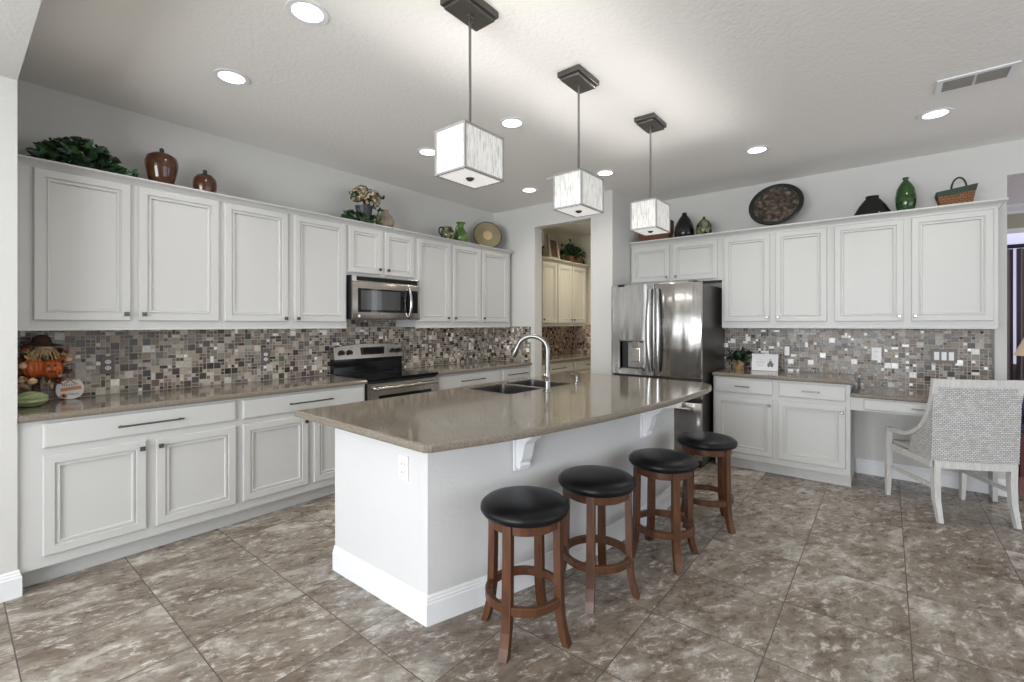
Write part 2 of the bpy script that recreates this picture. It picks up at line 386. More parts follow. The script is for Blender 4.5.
# rear wall (behind camera) with a wide window opening, side wall with a sliding door opening
m = MB(); m.box(-4.1, -4.0, -4.5, -1.75, 0, CEIL); m.box(-4.1, -4.0, 2.45, 3.43, 0, CEIL); m.box(-4.1, -4.0, -1.75, 2.45, 0, 0.35); m.box(-4.1, -4.0, -1.75, 2.45, 2.55, CEIL)
struct('wall_rear', m, 'wall')
m = MB(); m.box(-4.0, 0.3, -4.6, -4.5, 0, CEIL); m.box(4.7, 6.1, -4.6, -4.5, 0, CEIL); m.box(0.3, 4.7, -4.6, -4.5, 2.5, CEIL); m.box(7.9, 9.1, -4.6, -4.5, 0, CEIL); m.box(6.1, 7.9, -4.6, -4.5, 0, 0.7); m.box(6.1, 7.9, -4.6, -4.5, 2.5, CEIL); m.box(0.3, 4.7, -4.6, -4.5, 0, 0.2)
struct('wall_side', m, 'wall')
m = MB()
for y in (-1.75, -0.35, 1.05, 2.41): m.box(-4.02, -3.98, y, y + 0.05, 0.35, 2.55)
m.box(-4.02, -3.98, -1.75, 2.45, 0.35, 0.40); m.box(-4.02, -3.98, -1.75, 2.45, 2.50, 2.55); struct('window_1', m, 'trim')
m = MB()
for x in (0.3, 2.475, 4.65): m.box(x, x + 0.05, -4.52, -4.48, 0.2, 2.5)
m.box(0.3, 4.7, -4.52, -4.48, 0.2, 0.25); m.box(0.3, 4.7, -4.52, -4.48, 2.45, 2.5); struct('window_2', m, 'trim')

# baseboards (profiled strips)
BB = [(0.0, 0.0), (0.016, 0.0), (0.016, 0.098), (0.012, 0.104), (0.012, 0.112), (0.008, 0.118), (0.008, 0.126), (0.003, 0.134), (0.0, 0.134)]
def strip(mb, pts, prof, side=1, mi=0, closed=False):
    """sweep a profile (offset, z) along plan points with mitred corners; side=+1 offsets to the right of travel"""
    P = [Vector((x, y)) for x, y in pts]; k = len(P); rings = []
    for i in range(k):
        d0 = (P[i] - P[i - 1]).normalized() if (i > 0 or closed) else None
        d1 = (P[(i + 1) % k] - P[i]).normalized() if (i < k - 1 or closed) else None
        d0 = d0 or d1; d1 = d1 or d0
        n0 = Vector((d0.y, -d0.x)) * side; n1 = Vector((d1.y, -d1.x)) * side
        b = (n0 + n1); b = b / max(b.length_squared / 2, 1e-6)
        rings.append([(P[i].x + b.x * o, P[i].y + b.y * o, z) for o, z in prof])
    if closed: rings.append(rings[0])
    mb.rings(rings, mi, not closed, not closed)
m = MB(); strip(m, [(-4.0, 3.43), (X0, 3.43), (X0, 3.50)], BB); struct('baseboard_stub', m, 'trim')
m = MB(); strip(m, [(WR, 0.225), (WR, -0.747), (WR + 0.12, -0.747)], BB); struct('baseboard_right', m, 'trim')

# ------------------------------------------------------------ mosaic backsplashes
def mosaic(name, u0, u1, v0, v1, fn, seed, palette, holes=(), mod=0.0245, parent=None):
    """mixed size tiles packed on a grid, each a raised face with its own glaze colour"""
    rnd = random.Random(seed); nu = int((u1 - u0) / mod + 0.999); nv = int((v1 - v0) / mod + 0.999)
    used = [[False] * nv for _ in range(nu)]; mb = MB(); lay = mb.bm.loops.layers.float_color.new('tilecol')
    cum = []; t = 0
    for w, c, r in palette: t += w; cum.append((t, c, r))
    g = 0.0016
    for j in range(nv):
        for i in range(nu):
            if used[i][j]: continue
            q = rnd.random(); a, b = (2, 2) if q < 0.26 else (2, 1) if q < 0.44 else (1, 2) if q < 0.58 else (1, 1)
            if not all(i + x < nu and j + y < nv and not used[i + x][j + y] for x in range(a) for y in range(b)):
                a = b = 1
            for x in range(a):
                for y in range(b): used[i + x][j + y] = True
            ua, ub = u0 + i * mod + g, min(u0 + (i + a) * mod, u1) - g; va, vb = v0 + j * mod + g, min(v0 + (j + b) * mod, v1) - g
            if ub <= ua or vb <= va: continue
            rr = rnd.random() * t
            for ct, c, ro in cum:
                if rr <= ct: break
            k = rnd.uniform(0.8, 1.2)
            P = [(ua, va), (ub, va), (ub, vb), (ua, vb)]; d = 0.0030; e = 0.0009
            Q = [(ua + e, va + e), (ub - e, va + e), (ub - e, vb - e), (ua + e, vb - e)]
            A = [mb.bm.verts.new(fn(x, y, 0.0012)) for x, y in P]; tx, ty = rnd.uniform(-0.0006, 0.0006), rnd.uniform(-0.0006, 0.0006)
            B = [mb.bm.verts.new(fn(x, y, d + (tx if x > (ua + ub) / 2 else -tx) + (ty if y > (va + vb) / 2 else -ty))) for x, y in Q]
            fs = [mb.face(B)] + [mb.face((A[q_], A[(q_ + 1) % 4], B[(q_ + 1) % 4], B[q_])) for q_ in range(4)]
            for f in fs:
                for l in f.loops: l[lay] = (min(c[0] * k, 1), min(c[1] * k, 1), min(c[2] * k, 1), ro)
    A = [fn(u0, v0, 0.0), fn(u1, v0, 0.0), fn(u1, v1, 0.0), fn(u0, v1, 0.0)]; B = [fn(u0, v0, 0.0018), fn(u1, v0, 0.0018), fn(u1, v1, 0.0018), fn(u0, v1, 0.0018)]
    mb.rings([A, B], 1)
    return mb.build(name, ['mosaic', 'grout'], parent)
PAL = [(18, (0.28, 0.225, 0.175), 0.5), (16, (0.43, 0.37, 0.30), 0.4), (13, (0.17, 0.125, 0.095), 0.3), (15, (0.065, 0.042, 0.032), 0.15),
       (12, (0.25, 0.24, 0.195), 0.1), (8, (0.135, 0.125, 0.105), 0.1), (11, (0.58, 0.53, 0.46), 0.3), (5, (0.03, 0.021, 0.017), 0.1), (5, (0.88, 0.85, 0.79), 0.2)]
PALP = [(20, (0.374, 0.238, 0.180), 0.5), (17, (0.528, 0.376, 0.306), 0.4), (12, (0.176, 0.099, 0.077), 0.3), (16, (0.055, 0.030, 0.023), 0.15), (10, (0.682, 0.535, 0.450), 0.3)]
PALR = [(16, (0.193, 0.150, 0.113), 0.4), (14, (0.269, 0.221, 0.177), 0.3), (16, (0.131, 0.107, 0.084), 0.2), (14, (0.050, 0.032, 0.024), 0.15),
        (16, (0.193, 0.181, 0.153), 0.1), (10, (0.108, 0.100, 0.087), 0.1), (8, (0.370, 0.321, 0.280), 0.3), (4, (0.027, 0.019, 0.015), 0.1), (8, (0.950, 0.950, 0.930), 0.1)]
tag(mosaic('mosaic_backsplash', X0 + 0.003, XD - 0.004, CT + 0.001, 1.355, lambda u, v, d: (u, WL - 0.001 - d, v), 3, PAL),
    'brown and beige mosaic tile backsplash along the range wall, above the long worktop', 'backsplash')
tag(mosaic('mosaic_backsplash', 2.252, 3.02, 1.357, 1.425, lambda u, v, d: (u, WL - 0.001 - d, v), 9, PAL),
    'strip of mosaic tile directly beneath the microwave', 'backsplash')
tag(mosaic('mosaic_backsplash', 3.43, WL - 0.004, CT + 0.001, 1.36, lambda u, v, d: (XD - d, u, v), 4, PAL),
    'narrow mosaic tile panel on the doorway wall at the far end of the worktop', 'backsplash')
tag(mosaic('mosaic_backsplash', -0.665, 1.39, 0.814, 1.355, lambda u, v, d: (WR - 0.001 - d, u, v), 5, PALR),
    'mosaic tile backsplash with bright white accents above the desk on the right wall', 'backsplash')
tag(mosaic('mosaic_backsplash', XD + 0.16, PX - 0.006, CT + 0.001, 1.355, lambda u, v, d: (u, WL - 0.001 - d, v), 6, PALP),
    'mosaic tile backsplash along the pantry worktop, seen through the doorway', 'backsplash')
tag(mosaic('mosaic_backsplash', 3.40, WL - 0.006, CT + 0.001, 1.38, lambda u, v, d: (PX - 0.001 - d, u, v), 8, PALP),
    'narrow mosaic tile panel on the end wall of the pantry, right edge of the doorway', 'backsplash')
m = MB(); m.box(WR - 0.014, WR, 1.391, 1.405, 0.916, 1.355, bev=0.002); struct('trim_1', m, 'trim')
m = MB(); m.box(WR - 0.010, WR, -0.676, -0.666, 0.80, 1.375); struct('trim_2', m, 'pewter')

# ------------------------------------------------------------ cabinets (local frame: x along the run, -y outward, z up)
DPROF = [(0, 0), (0, 0.014), (0.004, 0.020), (0.044, 0.020), (0.047, 0.011), (0.053, 0.0105), (0.056, 0.0155), (0.065, 0.0155), (0.069, 0.004), (0.080, 0.004)]
SPROF = [(0, 0), (0, 0.012), (0.003, 0.016), (0.010, 0.018)]
def panel(mb, x0, x1, z0, z1, y, prof, mi=0):
    mb.rings([[(x0 + i, y - d, z0 + i), (x1 - i, y - d, z0 + i), (x1 - i, y - d, z1 - i), (x0 + i, y - d, z1 - i)] for i, d in prof], mi)
def knob(parent, x, y, z, s=0.014, m_='pewter'):
    mb = MB(); mb.box(x - 0.005, x + 0.005, y - 0.018, y - 0.001, z - 0.005, z + 0.005); mb.box(x - s, x + s, y - 0.026, y - 0.017, z - s, z + s, bev=0.003)
    return mb.build('knob', m_, parent)
def pull(parent, x0, x1, y, z, m_='pewter'):
    mb = MB(); mb.tube([(x0 - 0.012, y - 0.030, z), (x1 + 0.012, y - 0.030, z)], 0.0055, 10)
    for x in (x0 + 0.004, x1 - 0.004): mb.tube([(x, y - 0.001, z), (x, y - 0.030, z)], 0.0055, 8)
    return mb.build('handle', m_, parent, smooth=True)
def door(parent, x0, x1, z0, z1, y, knobpos=None, m_='cabinet', km='pewter', ks=0.013):
    mb = MB(); panel(mb, x0, x1, z0, z1, y, DPROF); d = mb.build('door', m_, parent)
    if knobpos: knob(d, knobpos[0], y - 0.019, knobpos[1], ks, km)
    return d
def drawer(parent, x0, x1, z0, z1, y, pl=None, m_='cabinet', km='pewter'):
    mb = MB(); panel(mb, x0, x1, z0, z1, y, SPROF); d = mb.build('drawer', m_, parent)
    if pl: pull(d, pl[0], pl[1], y - 0.018, (z0 + z1) / 2, km)
    return d
def base_unit(label, loc, rz, x0, x1, depth, doors, drawers, toe0=None, m_='cabinet', km='pewter', group=None, side_panel=None):
    t = thing('base_cabinet', label, 'cabinet', loc, rz, group)
    mb = MB(); mb.box(x0 + 0.0003, x1 - 0.0003, 0, depth - 0.006, 0.105, CTB - 0.001); mb.box(x0 + 0.0003, x1 - 0.0003, 0.075, depth - 0.006, 0.0, 0.105)
    mb.build('body', m_, t)
    for d in drawers: drawer(t, d[0], d[1], 0.731, 0.861, 0, d[2], m_, km)
    for d in doors: door(t, d[0], d[1], 0.165, 0.692, 0, d[2], m_, km)
    return t
L0 = (0, BF, 0)
D_ = WL - BF
base_unit('white base cabinet at the far left, two doors under one wide drawer', L0, 0, X0, 1.276, D_,
          [(0.329, 0.764, (0.742, 0.648)), (0.812, 1.253, (0.832, 0.648))], [(0.329, 1.253, (0.640, 0.935))])
base_unit('white base cabinet left of the range, two doors under a wide drawer', L0, 0, 1.276, 2.258, D_,
          [(1.298, 1.756, (1.735, 0.648)), (1.803, 2.240, (1.825, 0.648))], [(1.298, 2.240, (1.615, 1.935))])
base_unit('white base cabinet right of the range with a wide drawer', L0, 0, 3.045, 4.035, D_,
          [(3.075, 3.53, (3.51, 0.648)), (3.575, 4.015, (3.595, 0.648))], [(3.075, 4.015, (3.385, 3.72))])
base_unit('narrow white base cabinet against the doorway wall', L0, 0, 4.035, XD - 0.003, D_,
          [(4.055, 4.55, (4.52, 0.648))], [(4.055, 4.55, (4.145, 4.48))])

# cabinet crown and bottom rail
SHL = 2.267 + 0.070 * 0.58; SHR = 2.2685 + 0.070 * 0.88
CRN = [(0.0, 0.0), (0.004, 0.0), (0.006, 0.012), (0.022, 0.034), (0.030, 0.040), (0.050, 0.052), (0.055, 0.056), (0.055, 0.070), (0.0, 0.070)]
ZU0, ZU1 = 1.358, 2.268
def upper_unit(label, loc, rz, x0, x1, z0, doors, dz0, m_='cabinet', km='pewter', depth=0.33, group=None, z1=ZU1):
    t = thing('wall_cabinet', label, 'cabinet', loc, rz, group)
    mb = MB(); mb.box(x0 + 0.0003, x1 - 0.0003, 0, depth - 0.005, z0, z1); mb.build('body', m_, t)
    for a, b, k in doors: door(t, a, b, dz0, 2.262, 0, k, m_, km, 0.013)
    return t
L1 = (0, UF, 0)
upper_unit('white wall cabinet nearest the left edge with two tall doors, above the fall decorations', L1, 0, X0, 1.262, ZU0,
           [(0.318, 0.745, (0.722, 1.447)), (0.785, 1.241, (0.811, 1.447))], 1.405)
upper_unit('white wall cabinet with two tall doors, directly left of the microwave', L1, 0, 1.262, 2.250, ZU0,
           [(1.277, 1.730, (1.706, 1.430)), (1.781, 2.233, (1.806, 1.430))], 1.405)
upper_unit('short white wall cabinet with two small doors above the microwave', L1, 0, 2.250, 3.022, 1.822,
           [(2.264, 2.608, (2.578, 1.895)), (2.642, 2.988, (2.672, 1.895))], 1.848)
upper_unit('white wall cabinet just right of the microwave, two tall doors', L1, 0, 3.022, 3.984, ZU0,
           [(3.038, 3.492, (3.445, 1.452)), (3.531, 3.970, (3.553, 1.452))], 1.412)
upper_unit('narrow single-door white wall cabinet at the far end of the range wall', L1, 0, 3.984, 4.530, ZU0,
           [(4.000, 4.480, (4.022, 1.455))], 1.412)
m = MB(); strip(m, [(X0, UF), (4.530, UF), (4.530, WL)], [(o * 0.85, z * 0.58 + 2.267) for o, z in CRN]); m.box(X0, 4.530, UF, WL, 2.290, SHL)
tag(m.build('crown_molding', 'cabinet'), 'white crown molding topping the wall cabinets of the range wall', 'molding')
for a, b, w in ((X0, 2.250, 'left'), (3.022, 4.530, 'right')):
    m = MB(); m.box(a + 0.001, b - 0.001, UF - 0.006, UF + 0.016, 1.345, 1.3575, bev=0.004)
    tag(m.build('light_rail', 'cabinet'), 'thin white light rail under the wall cabinets %s of the microwave' % w, 'molding')

# right run: local x = -world Y, outward = -X
BR = 4.79; UR = WR - 0.33
RB = (BR, 0, 0); RU = (UR, 0, 0); RZ = R(-90)
base_unit('white base cabinet beside the refrigerator, one door under a drawer', RB, RZ, -1.330, -0.786, WR - BR,
          [(-1.311, -0.812, (-0.838, 0.640))], [(-1.311, -0.816, (-1.115, -1.012))], km='nickel')
base_unit('white base cabinet beside the open desk, one door under a drawer', RB, RZ, -0.786, -0.240, WR - BR,
          [(-0.768, -0.272, (-0.296, 0.640))], [(-0.764, -0.272, (-0.572, -0.465))], km='nickel')
upper_unit('short white wall cabinet with two doors above the refrigerator', RU, RZ, -2.318, -1.322, 1.842,
           [(-2.302, -1.862, (-1.892, 1.905)), (-1.826, -1.362, (-1.790, 1.905))], 1.862, km='nickel')
upper_unit('white wall cabinet next to the refrigerator, two tall doors under the round engraved platter', RU, RZ, -1.322, -0.395, ZU0,
           [(-1.299, -0.882, (-0.905, 1.452)), (-0.835, -0.425, (-0.812, 1.452))], 1.412, km='nickel')
upper_unit('white wall cabinet over the desk, two tall doors under the basket and green bottle', RU, RZ, -0.395, 0.655, ZU0,
           [(-0.368, 0.105, (0.080, 1.452)), (0.155, 0.628, (0.180, 1.452))], 1.410, km='nickel')
m = MB(); strip(m, [(UR, 2.318), (UR, -0.655), (WR, -0.655)], [(o * 0.9, z * 0.88 + 2.2685) for o, z in CRN]); m.box(UR, WR, -0.655, 2.318, 2.300, SHR)
tag(m.build('crown_molding', 'cabinet'), 'white crown molding topping the cabinets of the refrigerator wall', 'molding')
m = MB(); m.box(UR - 0.006, UR + 0.016, -0.655, 1.321, 1.345, 1.3575, bev=0.004)
tag(m.build('light_rail', 'cabinet'), 'thin white light rail under the wall cabinets over the desk', 'molding')

# ------------------------------------------------------------ worktops
def slab(name, outline, label, z0=CTB, z1=CT, holes=(), m_='quartz'):
    """worktop with eased nose: outline is plan polygon (counter-clockwise)"""
    P = [Vector(p) for p in outline]; k = len(P); nn = []
    for i in range(k):
        d0 = (P[i] - P[i - 1]).normalized(); d1 = (P[(i + 1) % k] - P[i]).normalized()
        b = Vector((d0.y, -d0.x)) + Vector((d1.y, -d1.x)); nn.append(b / max(b.length_squared / 2, 0.3))
    mb = MB(); h = z1 - z0
    prof = [(-0.012, 0), (-0.003, 0.0035), (0, h * 0.35), (0, h * 0.68), (-0.003, h - 0.0045), (-0.012, h)]
    rs = [[(P[i].x + nn[i].x * o, P[i].y + nn[i].y * o, z0 + z) for i in range(k)] for o, z in prof]
    V = mb.rings(rs, 0, False, False)
    for idx, zz in ((0, z0), (-1, z1)):
        polys = [[Vector((q[0], q[1], 0)) for q in rs[idx]]] + [[Vector((a, b, 0)) for a, b in hh] for hh in holes]
        flat = list(V[idx]) + [mb.bm.verts.new((a, b, zz)) for hh in holes for a, b in hh]
        for t in tessellate_polygon(polys): mb.face([flat[i] for i in t])
        if idx == 0: low = flat[k:]
        else: high = flat[k:]
    q = 0
    for hh in holes:
        n_ = len(hh)
        for i in range(n_): mb.face((low[q + i], low[q + (i + 1) % n_], high[q + (i + 1) % n_], high[q + i]))
        q += n_
    return tag(mb.build(name, m_, smooth=True, angle=13), label, 'worktop')
NO = BF - 0.035
slab('worktop', [(X0 + 0.002, NO), (2.262, NO), (2.262, WL - 0.004), (X0 + 0.002, WL - 0.004)], 'taupe quartz worktop left of the range with the fall decorations on it')
slab('worktop', [(3.042, NO), (XD - 0.004, NO), (XD - 0.004, WL - 0.004), (3.042, WL - 0.004)], 'taupe quartz worktop between the range and the doorway wall')
slab('worktop', [(4.755, 0.205), (WR - 0.004, 0.205), (WR - 0.004, 1.350), (4.80, 1.350), (4.755, 1.330)][::1], 'taupe quartz worktop beside the refrigerator with a small plant and framed print')
slab('desk_worktop', [(4.765, -0.672), (WR - 0.004, -0.672), (WR - 0.004, 0.236), (4.765, 0.236)], 'lower taupe quartz desktop with the woven chair pulled up to it', 0.776, 0.812)
# desk apron and drawer
t = thing('desk', 'white built-in desk apron with one shallow drawer, open knee space below', 'desk', (BR, 0, 0), RZ)
m = MB(); m.box(-0.239, 0.668, 0.0, 0.59, 0.668, 0.775); m.build('apron', 'cabinet', t)
d = drawer(t, -0.150, 0.60, 0.680, 0.766, 0, (0.155, 0.272), 'cabinet', 'nickel')
m = MB(); m.box(0.640, 0.668, 0.385, 0.592, 0.0, 0.667); m.build('support_panel', 'cabinet', t)

# ------------------------------------------------------------ island
def bez(pts, n_=8):
    """Catmull-Rom through points"""
    out = []
    P = [Vector(p) for p in pts]; P = [P[0] * 2 - P[1]] + P + [P[-1] * 2 - P[-2]]
    for i in range(1, len(P) - 2):
        for k in range(n_):
            t_ = k / n_; a, b, c, d_ = P[i - 1], P[i], P[i + 1], P[i + 2]
            out.append(0.5 * ((2 * b) + (c - a) * t_ + (2 * a - 5 * b + 4 * c - d_) * t_ ** 2 + (3 * b - a - 3 * c + d_) * t_ ** 3))
    out.append(P[-2]); return [tuple(p) for p in out]
isl = bez([(1.195, 1.372), (1.50, 1.262), (1.83, 1.180), (2.28, 1.098), (2.92, 1.025), (3.42, 1.008), (3.66, 1.030)], 6)
outline = [(1.172, 1.395)] + isl + [(3.78, 1.065), (3.86, 1.13), (3.885, 1.22), (3.93, 2.44), (1.20, 2.492)]
b1 = [(2.390, 1.955), (2.778, 1.945), (2.788, 2.370), (2.400, 2.375)]; b2 = [(2.804, 1.945), (3.160, 1.94), (3.170, 2.365), (2.814, 2.370)]
def roundpoly(p, r=0.04, n_=4):
    out = []; k = len(p)
    for i in range(k):
        a, b, c = Vector(p[i - 1]), Vector(p[i]), Vector(p[(i + 1) % k]); u = (a - b).normalized() * r; v = (c - b).normalized() * r
        for j in range(n_ + 1):
            t_ = j / n_; q = (b + u) * (1 - t_) ** 2 + b * 2 * t_ * (1 - t_) + (b + v) * t_ ** 2; out.append(tuple(q))
    return out
slab('island_worktop', outline, 'large bowed taupe quartz island worktop holding the double sink', holes=[roundpoly(b1), roundpoly(b2)])
# island body : half wall that bows toward the stools
wallc = bez([(1.406, 1.642), (1.667, 1.560), (1.868, 1.500), (2.16, 1.425), (2.55, 1.350), (3.10, 1.302), (3.62, 1.300)], 5)
t = thing('kitchen_island', 'white kitchen island base with bowed front wall and tall baseboard', 'island', (0, 0, 0))
m = MB(); ob = wallc + [(3.62, 1.62), (1.403, 1.76)]
m.prism([(a, b) for a, b in ob], [], 0.0, CTB - 0.001); m.build('bowed_wall', 'islandwall', t, smooth=True, angle=30)
m = MB(); m.prism([(1.404, 1.70), (3.62, 1.60), (3.66, 2.38), (1.398, 2.425)], [roundpoly([(2.37, 1.90), (3.2, 1.88), (3.22, 2.37), (2.37, 2.38)], 0.02)], 0.0, CTB - 0.001)
m.build('cabinet_body', 'islandwall', t)
m = MB(); strip(m, [(1.398, 2.425), (1.406, 1.642)][::1] + wallc[1:] + [(3.62, 2.38)], BB, side=-1 if False else 1); m.build('baseboard', 'trim', t)
def corbel(parent, x, y, ang, zb, depth=0.245, h=0.235):
    mb = MB()
    # side profile in (outward, z)
    pr_ = [(0.0, -h), (0.045, -h + 0.004), (0.050, -h + 0.018), (0.045, -h + 0.030), (0.062, -h + 0.055), (0.075, -h + 0.10), (0.085, -h + 0.135), (0.108, -h + 0.160), (0.125, -h + 0.166), (0.135, -h + 0.178), (0.160, -h + 0.205), (depth * 0.85, -h + 0.218), (depth, -h + 0.226), (depth, 0.0), (0.0, 0.0)]
    ca, sa = math.cos(ang), math.sin(ang)
    def f(w, ww=0.0):
        return lambda a, b, z: (x + ca * a - sa * z, y + sa * a + ca * z, zb + b)
    mb.prism(pr_, [], -0.032, 0.032, f(0))
    mb.prism([(0, -h - 0.012), (0.016, -h - 0.012), (0.016, 0), (0, 0)], [], -0.044, 0.044, f(0))
    return mb.build('corbel', 'trim', parent)
corbel(t, 1.895, 1.488, R(-105), CTB - 0.002, 0.26)
corbel(t, 3.04, 1.305, R(-97), CTB - 0.002, 0.26, 0.255)

# outlet / switch plates
def plate(name, label, loc, rz, w=0.072, hh=0.118, pm='greyplate', kind='outlet', gangs=1, cat='outlet'):
    o = thing(name, label, cat, loc, rz)
    mb = MB(); mb.box(-w / 2, w / 2, -0.006, 0, -hh / 2, hh / 2, bev=0.002); mb.build('cover_plate', pm, o)
    for g in range(gangs):
        cx = (g - (gangs - 1) / 2) * 0.046
        if kind == 'outlet':
            for s in (-1, 1):
                mb = MB(); mb.lathe([(0.0165, 0), (0.0165, 0.004), (0.014, 0.0045)], (0, 0, 0), 16)
                for v in mb.bm.verts: v.co = Vector((v.co.x + cx, -0.006 - v.co.z, v.co.y * 0.85 + s * 0.0205))
                f = mb.build('receptacle', 'plastic', o)
                mb = MB()
                for q in (-0.006, 0.006): mb.box(cx + q - 0.0014, cx + q + 0.0014, -0.0112, -0.0102, s * 0.0205 - 0.004, s * 0.0205 + 0.005)
                mb.build('slots', 'slot', f)
        else:
            mb = MB(); hw, hq = (0.0165, 0.035) if gangs > 1 else (0.022, 0.046); mb.box(cx - hw, cx + hw, -0.010, -0.005, -hq, hq, bev=0.002); mb.build('rocker', 'plastic', o)
    return o
ZO = 1.112
plate('outlet', 'outlet with white sockets on a brown plate behind the pumpkin sign', (0.693, WL - 0.004, ZO), 0)
plate('outlet', 'brown outlet plate on the backsplash left of the range', (1.701, WL - 0.004, ZO), 0)
plate('outlet', 'brown outlet plate on the backsplash just right of the range', (3.494, WL - 0.004, ZO), 0)
plate('outlet', 'outlet plate on the backsplash under the far single-door cabinet', (4.133, WL - 0.004, ZO), 0, kind='switch', w=0.06)
plate('light_switch', 'single white rocker in a dark plate beside the framed print', (WR - 0.004, 0.787, ZO + 0.003), RZ, kind='switch', cat='switch', w=0.062)
plate('outlet', 'all-white outlet plate on the mosaic above the desk', (WR - 0.004, 0.077, ZO), RZ, pm='plastic')
plate('light_switch', 'triple light switch in a pewter plate on the mosaic above the chair', (WR - 0.004, -0.375, ZO), RZ, w=0.165, kind='switch', gangs=3, cat='switch', pm='greyplate')
plate('outlet', 'white outlet on the end of the island base', (1.4035, 1.812, 0.69), RZ, pm='plastic')

# ------------------------------------------------------------ sink, faucet, soap dispenser
t = thing('kitchen_sink', 'stainless double-bowl sink set into the island worktop', 'sink', (0, 0, 0))
for bw in (b1, b2):
    c = Vector(((bw[0][0] + bw[2][0]) / 2, (bw[0][1] + bw[2][1]) / 2)); rp = [Vector(p) for p in roundpoly(bw)]
    mb = MB(); rs = []
    for k_, z in ((0.997, 0.9085), (0.985, 0.9085), (0.985, 0.80), (0.97, 0.70), (0.90, 0.685), (0.15, 0.680)):
        rs.append([(c.x + (p.x - c.x) * k_, c.y + (p.y - c.y) * k_, z) for p in rp])
    mb.rings(rs, 0, False, True); o = mb.build('bowl', 'basin', t, smooth=True)
    mb = MB(); mb.lathe([(0.045, 0.0), (0.045, 0.004), (0.03, 0.004), (0.025, 0.001)], (c.x, c.y, 0.681), 20); mb.build('drain', 'chrome', o, smooth=True)
fx, fy = 2.673, 1.85
t = thing('faucet', 'tall brushed steel gooseneck faucet with side lever on the island', 'faucet', (fx, fy, CT))
m = MB(); m.lathe([(0.028, 0), (0.028, 0.006), (0.022, 0.012), (0.021, 0.12), (0.018, 0.135)], seg=20); m.build('base', 'nickel', t, smooth=True)
dirv = Vector((-0.085, 0.21)).normalized(); reach = 0.225
pts = [(0, 0, 0.10), (0, 0, 0.20), (0, 0, 0.29)]
for k in range(1, 13):
    a = math.pi * k / 12 * 0.92; r_ = reach / 2 * 0.98
    pts.append((dirv.x * r_ * (1 - math.cos(a)), dirv.y * r_ * (1 - math.cos(a)), 0.29 + r_ * 0.85 * math.sin(a)))
m = MB(); m.tube(pts, 0.0165, 14); m.build('gooseneck', 'nickel', t, smooth=True)
e = Vector(pts[-1]); d0 = (e - Vector(pts[-2])).normalized()
m = MB(); m.tube([e, e + d0 * 0.02, e + d0 * 0.075, e + d0 * 0.085], [0.0175, 0.020, 0.022, 0.018], 14); m.build('spray_head', 'nickel', t, smooth=True)
m = MB(); m.tube([(0.0, 0, 0.085), (-0.030, -0.020, 0.085)], 0.016, 12); m.tube([(-0.030, -0.020, 0.085), (-0.050, -0.032, 0.092), (-0.10, -0.045, 0.125)], [0.010, 0.007, 0.006], 10); m.build('lever', 'chrome', t, smooth=True)
t = thing('soap_dispenser', 'small steel soap dispenser on the island right of the faucet', 'soap dispenser', (3.146, 1.90, CT))
m = MB(); m.lathe([(0.022, 0), (0.022, 0.008), (0.014, 0.014), (0.013, 0.055), (0.008, 0.06)], seg=16); m.build('collar', 'nickel', t, smooth=True)
m = MB(); m.tube([(0, 0, 0.055), (0, 0, 0.068), (-0.008, 0.008, 0.074), (-0.035, 0.035, 0.072)], 0.007, 10); m.build('spout', 'nickel', t, smooth=True)

# ------------------------------------------------------------ refrigerator (local: x = along -Y, -y = outward)
t = thing('refrigerator', 'stainless French-door refrigerator with water dispenser in an alcove', 'refrigerator', (4.54, 0, 0), RZ)
m = MB(); m.box(-2.298, -1.372, 0.05, 0.80, 0.03, 1.775, bev=0.006); m.build('body', 'darksteel', t)
def fdoor(x0, x1, z0, z1, holes=()):
    mb = MB(); th = 0.06; n_ = 9
    # slightly crowned door skin
    if holes:
        mb.prism([(x0, z0), (x1, z0), (x1, z1), (x0, z1)], list(holes), 0.0, 0.045, lambda a, b, z: (a, 0.045 - z - 0.0, b))
        return mb
    rs = []
    for i in range(n_ + 1):
        s = i / n_; x = x0 + (x1 - x0) * s; bul = 0.020 * (1 - (2 * s - 1) ** 2)
        e = 0.008 if 0 < i < n_ else 0.014
        rs.append([(x, 0.045, z0 + 0.002), (x, -bul + e, z0), (x, -bul, z0 + 0.010), (x, -bul, z1 - 0.010), (x, -bul + e, z1), (x, 0.045, z1 - 0.002)])
    mb.rings(rs); return mb
hz = [(-2.205, 0.922), (-1.952, 0.922), (-1.952, 1.208), (-2.205, 1.208)]
dl = fdoor(-2.308, -1.832, 0.862, 1.795, [hz]); dl = dl.build('left_door', 'steel', t, smooth=True, angle=50)
m = MB(); V = [(-2.205, 0.0, 0.922), (-1.952, 0.0, 0.922), (-1.952, 0.0, 1.208), (-2.205, 0.0, 1.208)]
m.rings([[(a, 0.0, c) for a, b, c in V], [(a, 0.048, c) for a, b, c in V]], 0, False, True); disp = m.build('dispenser_recess', 'blackmatte', dl)
m = MB(); m.box(-2.125, -1.955, 0.018, 0.046, 0.930, 1.200, bev=0.006); m.build('dispenser_panel', 'chrome', disp)
m = MB(); m.box(-2.075, -1.995, -0.002, 0.017, 1.150, 1.205, bev=0.004); m.build('nozzle', 'nickel', disp)
m = MB(); m.box(-2.085, -1.985, 0.002, 0.017, 0.995, 1.140, bev=0.006); m.build('paddle', 'steel_range', disp)
m = MB(); m.box(-2.19, -1.962, -0.004, 0.040, 0.922, 0.932); m.build('drip_tray', 'pewter', disp)
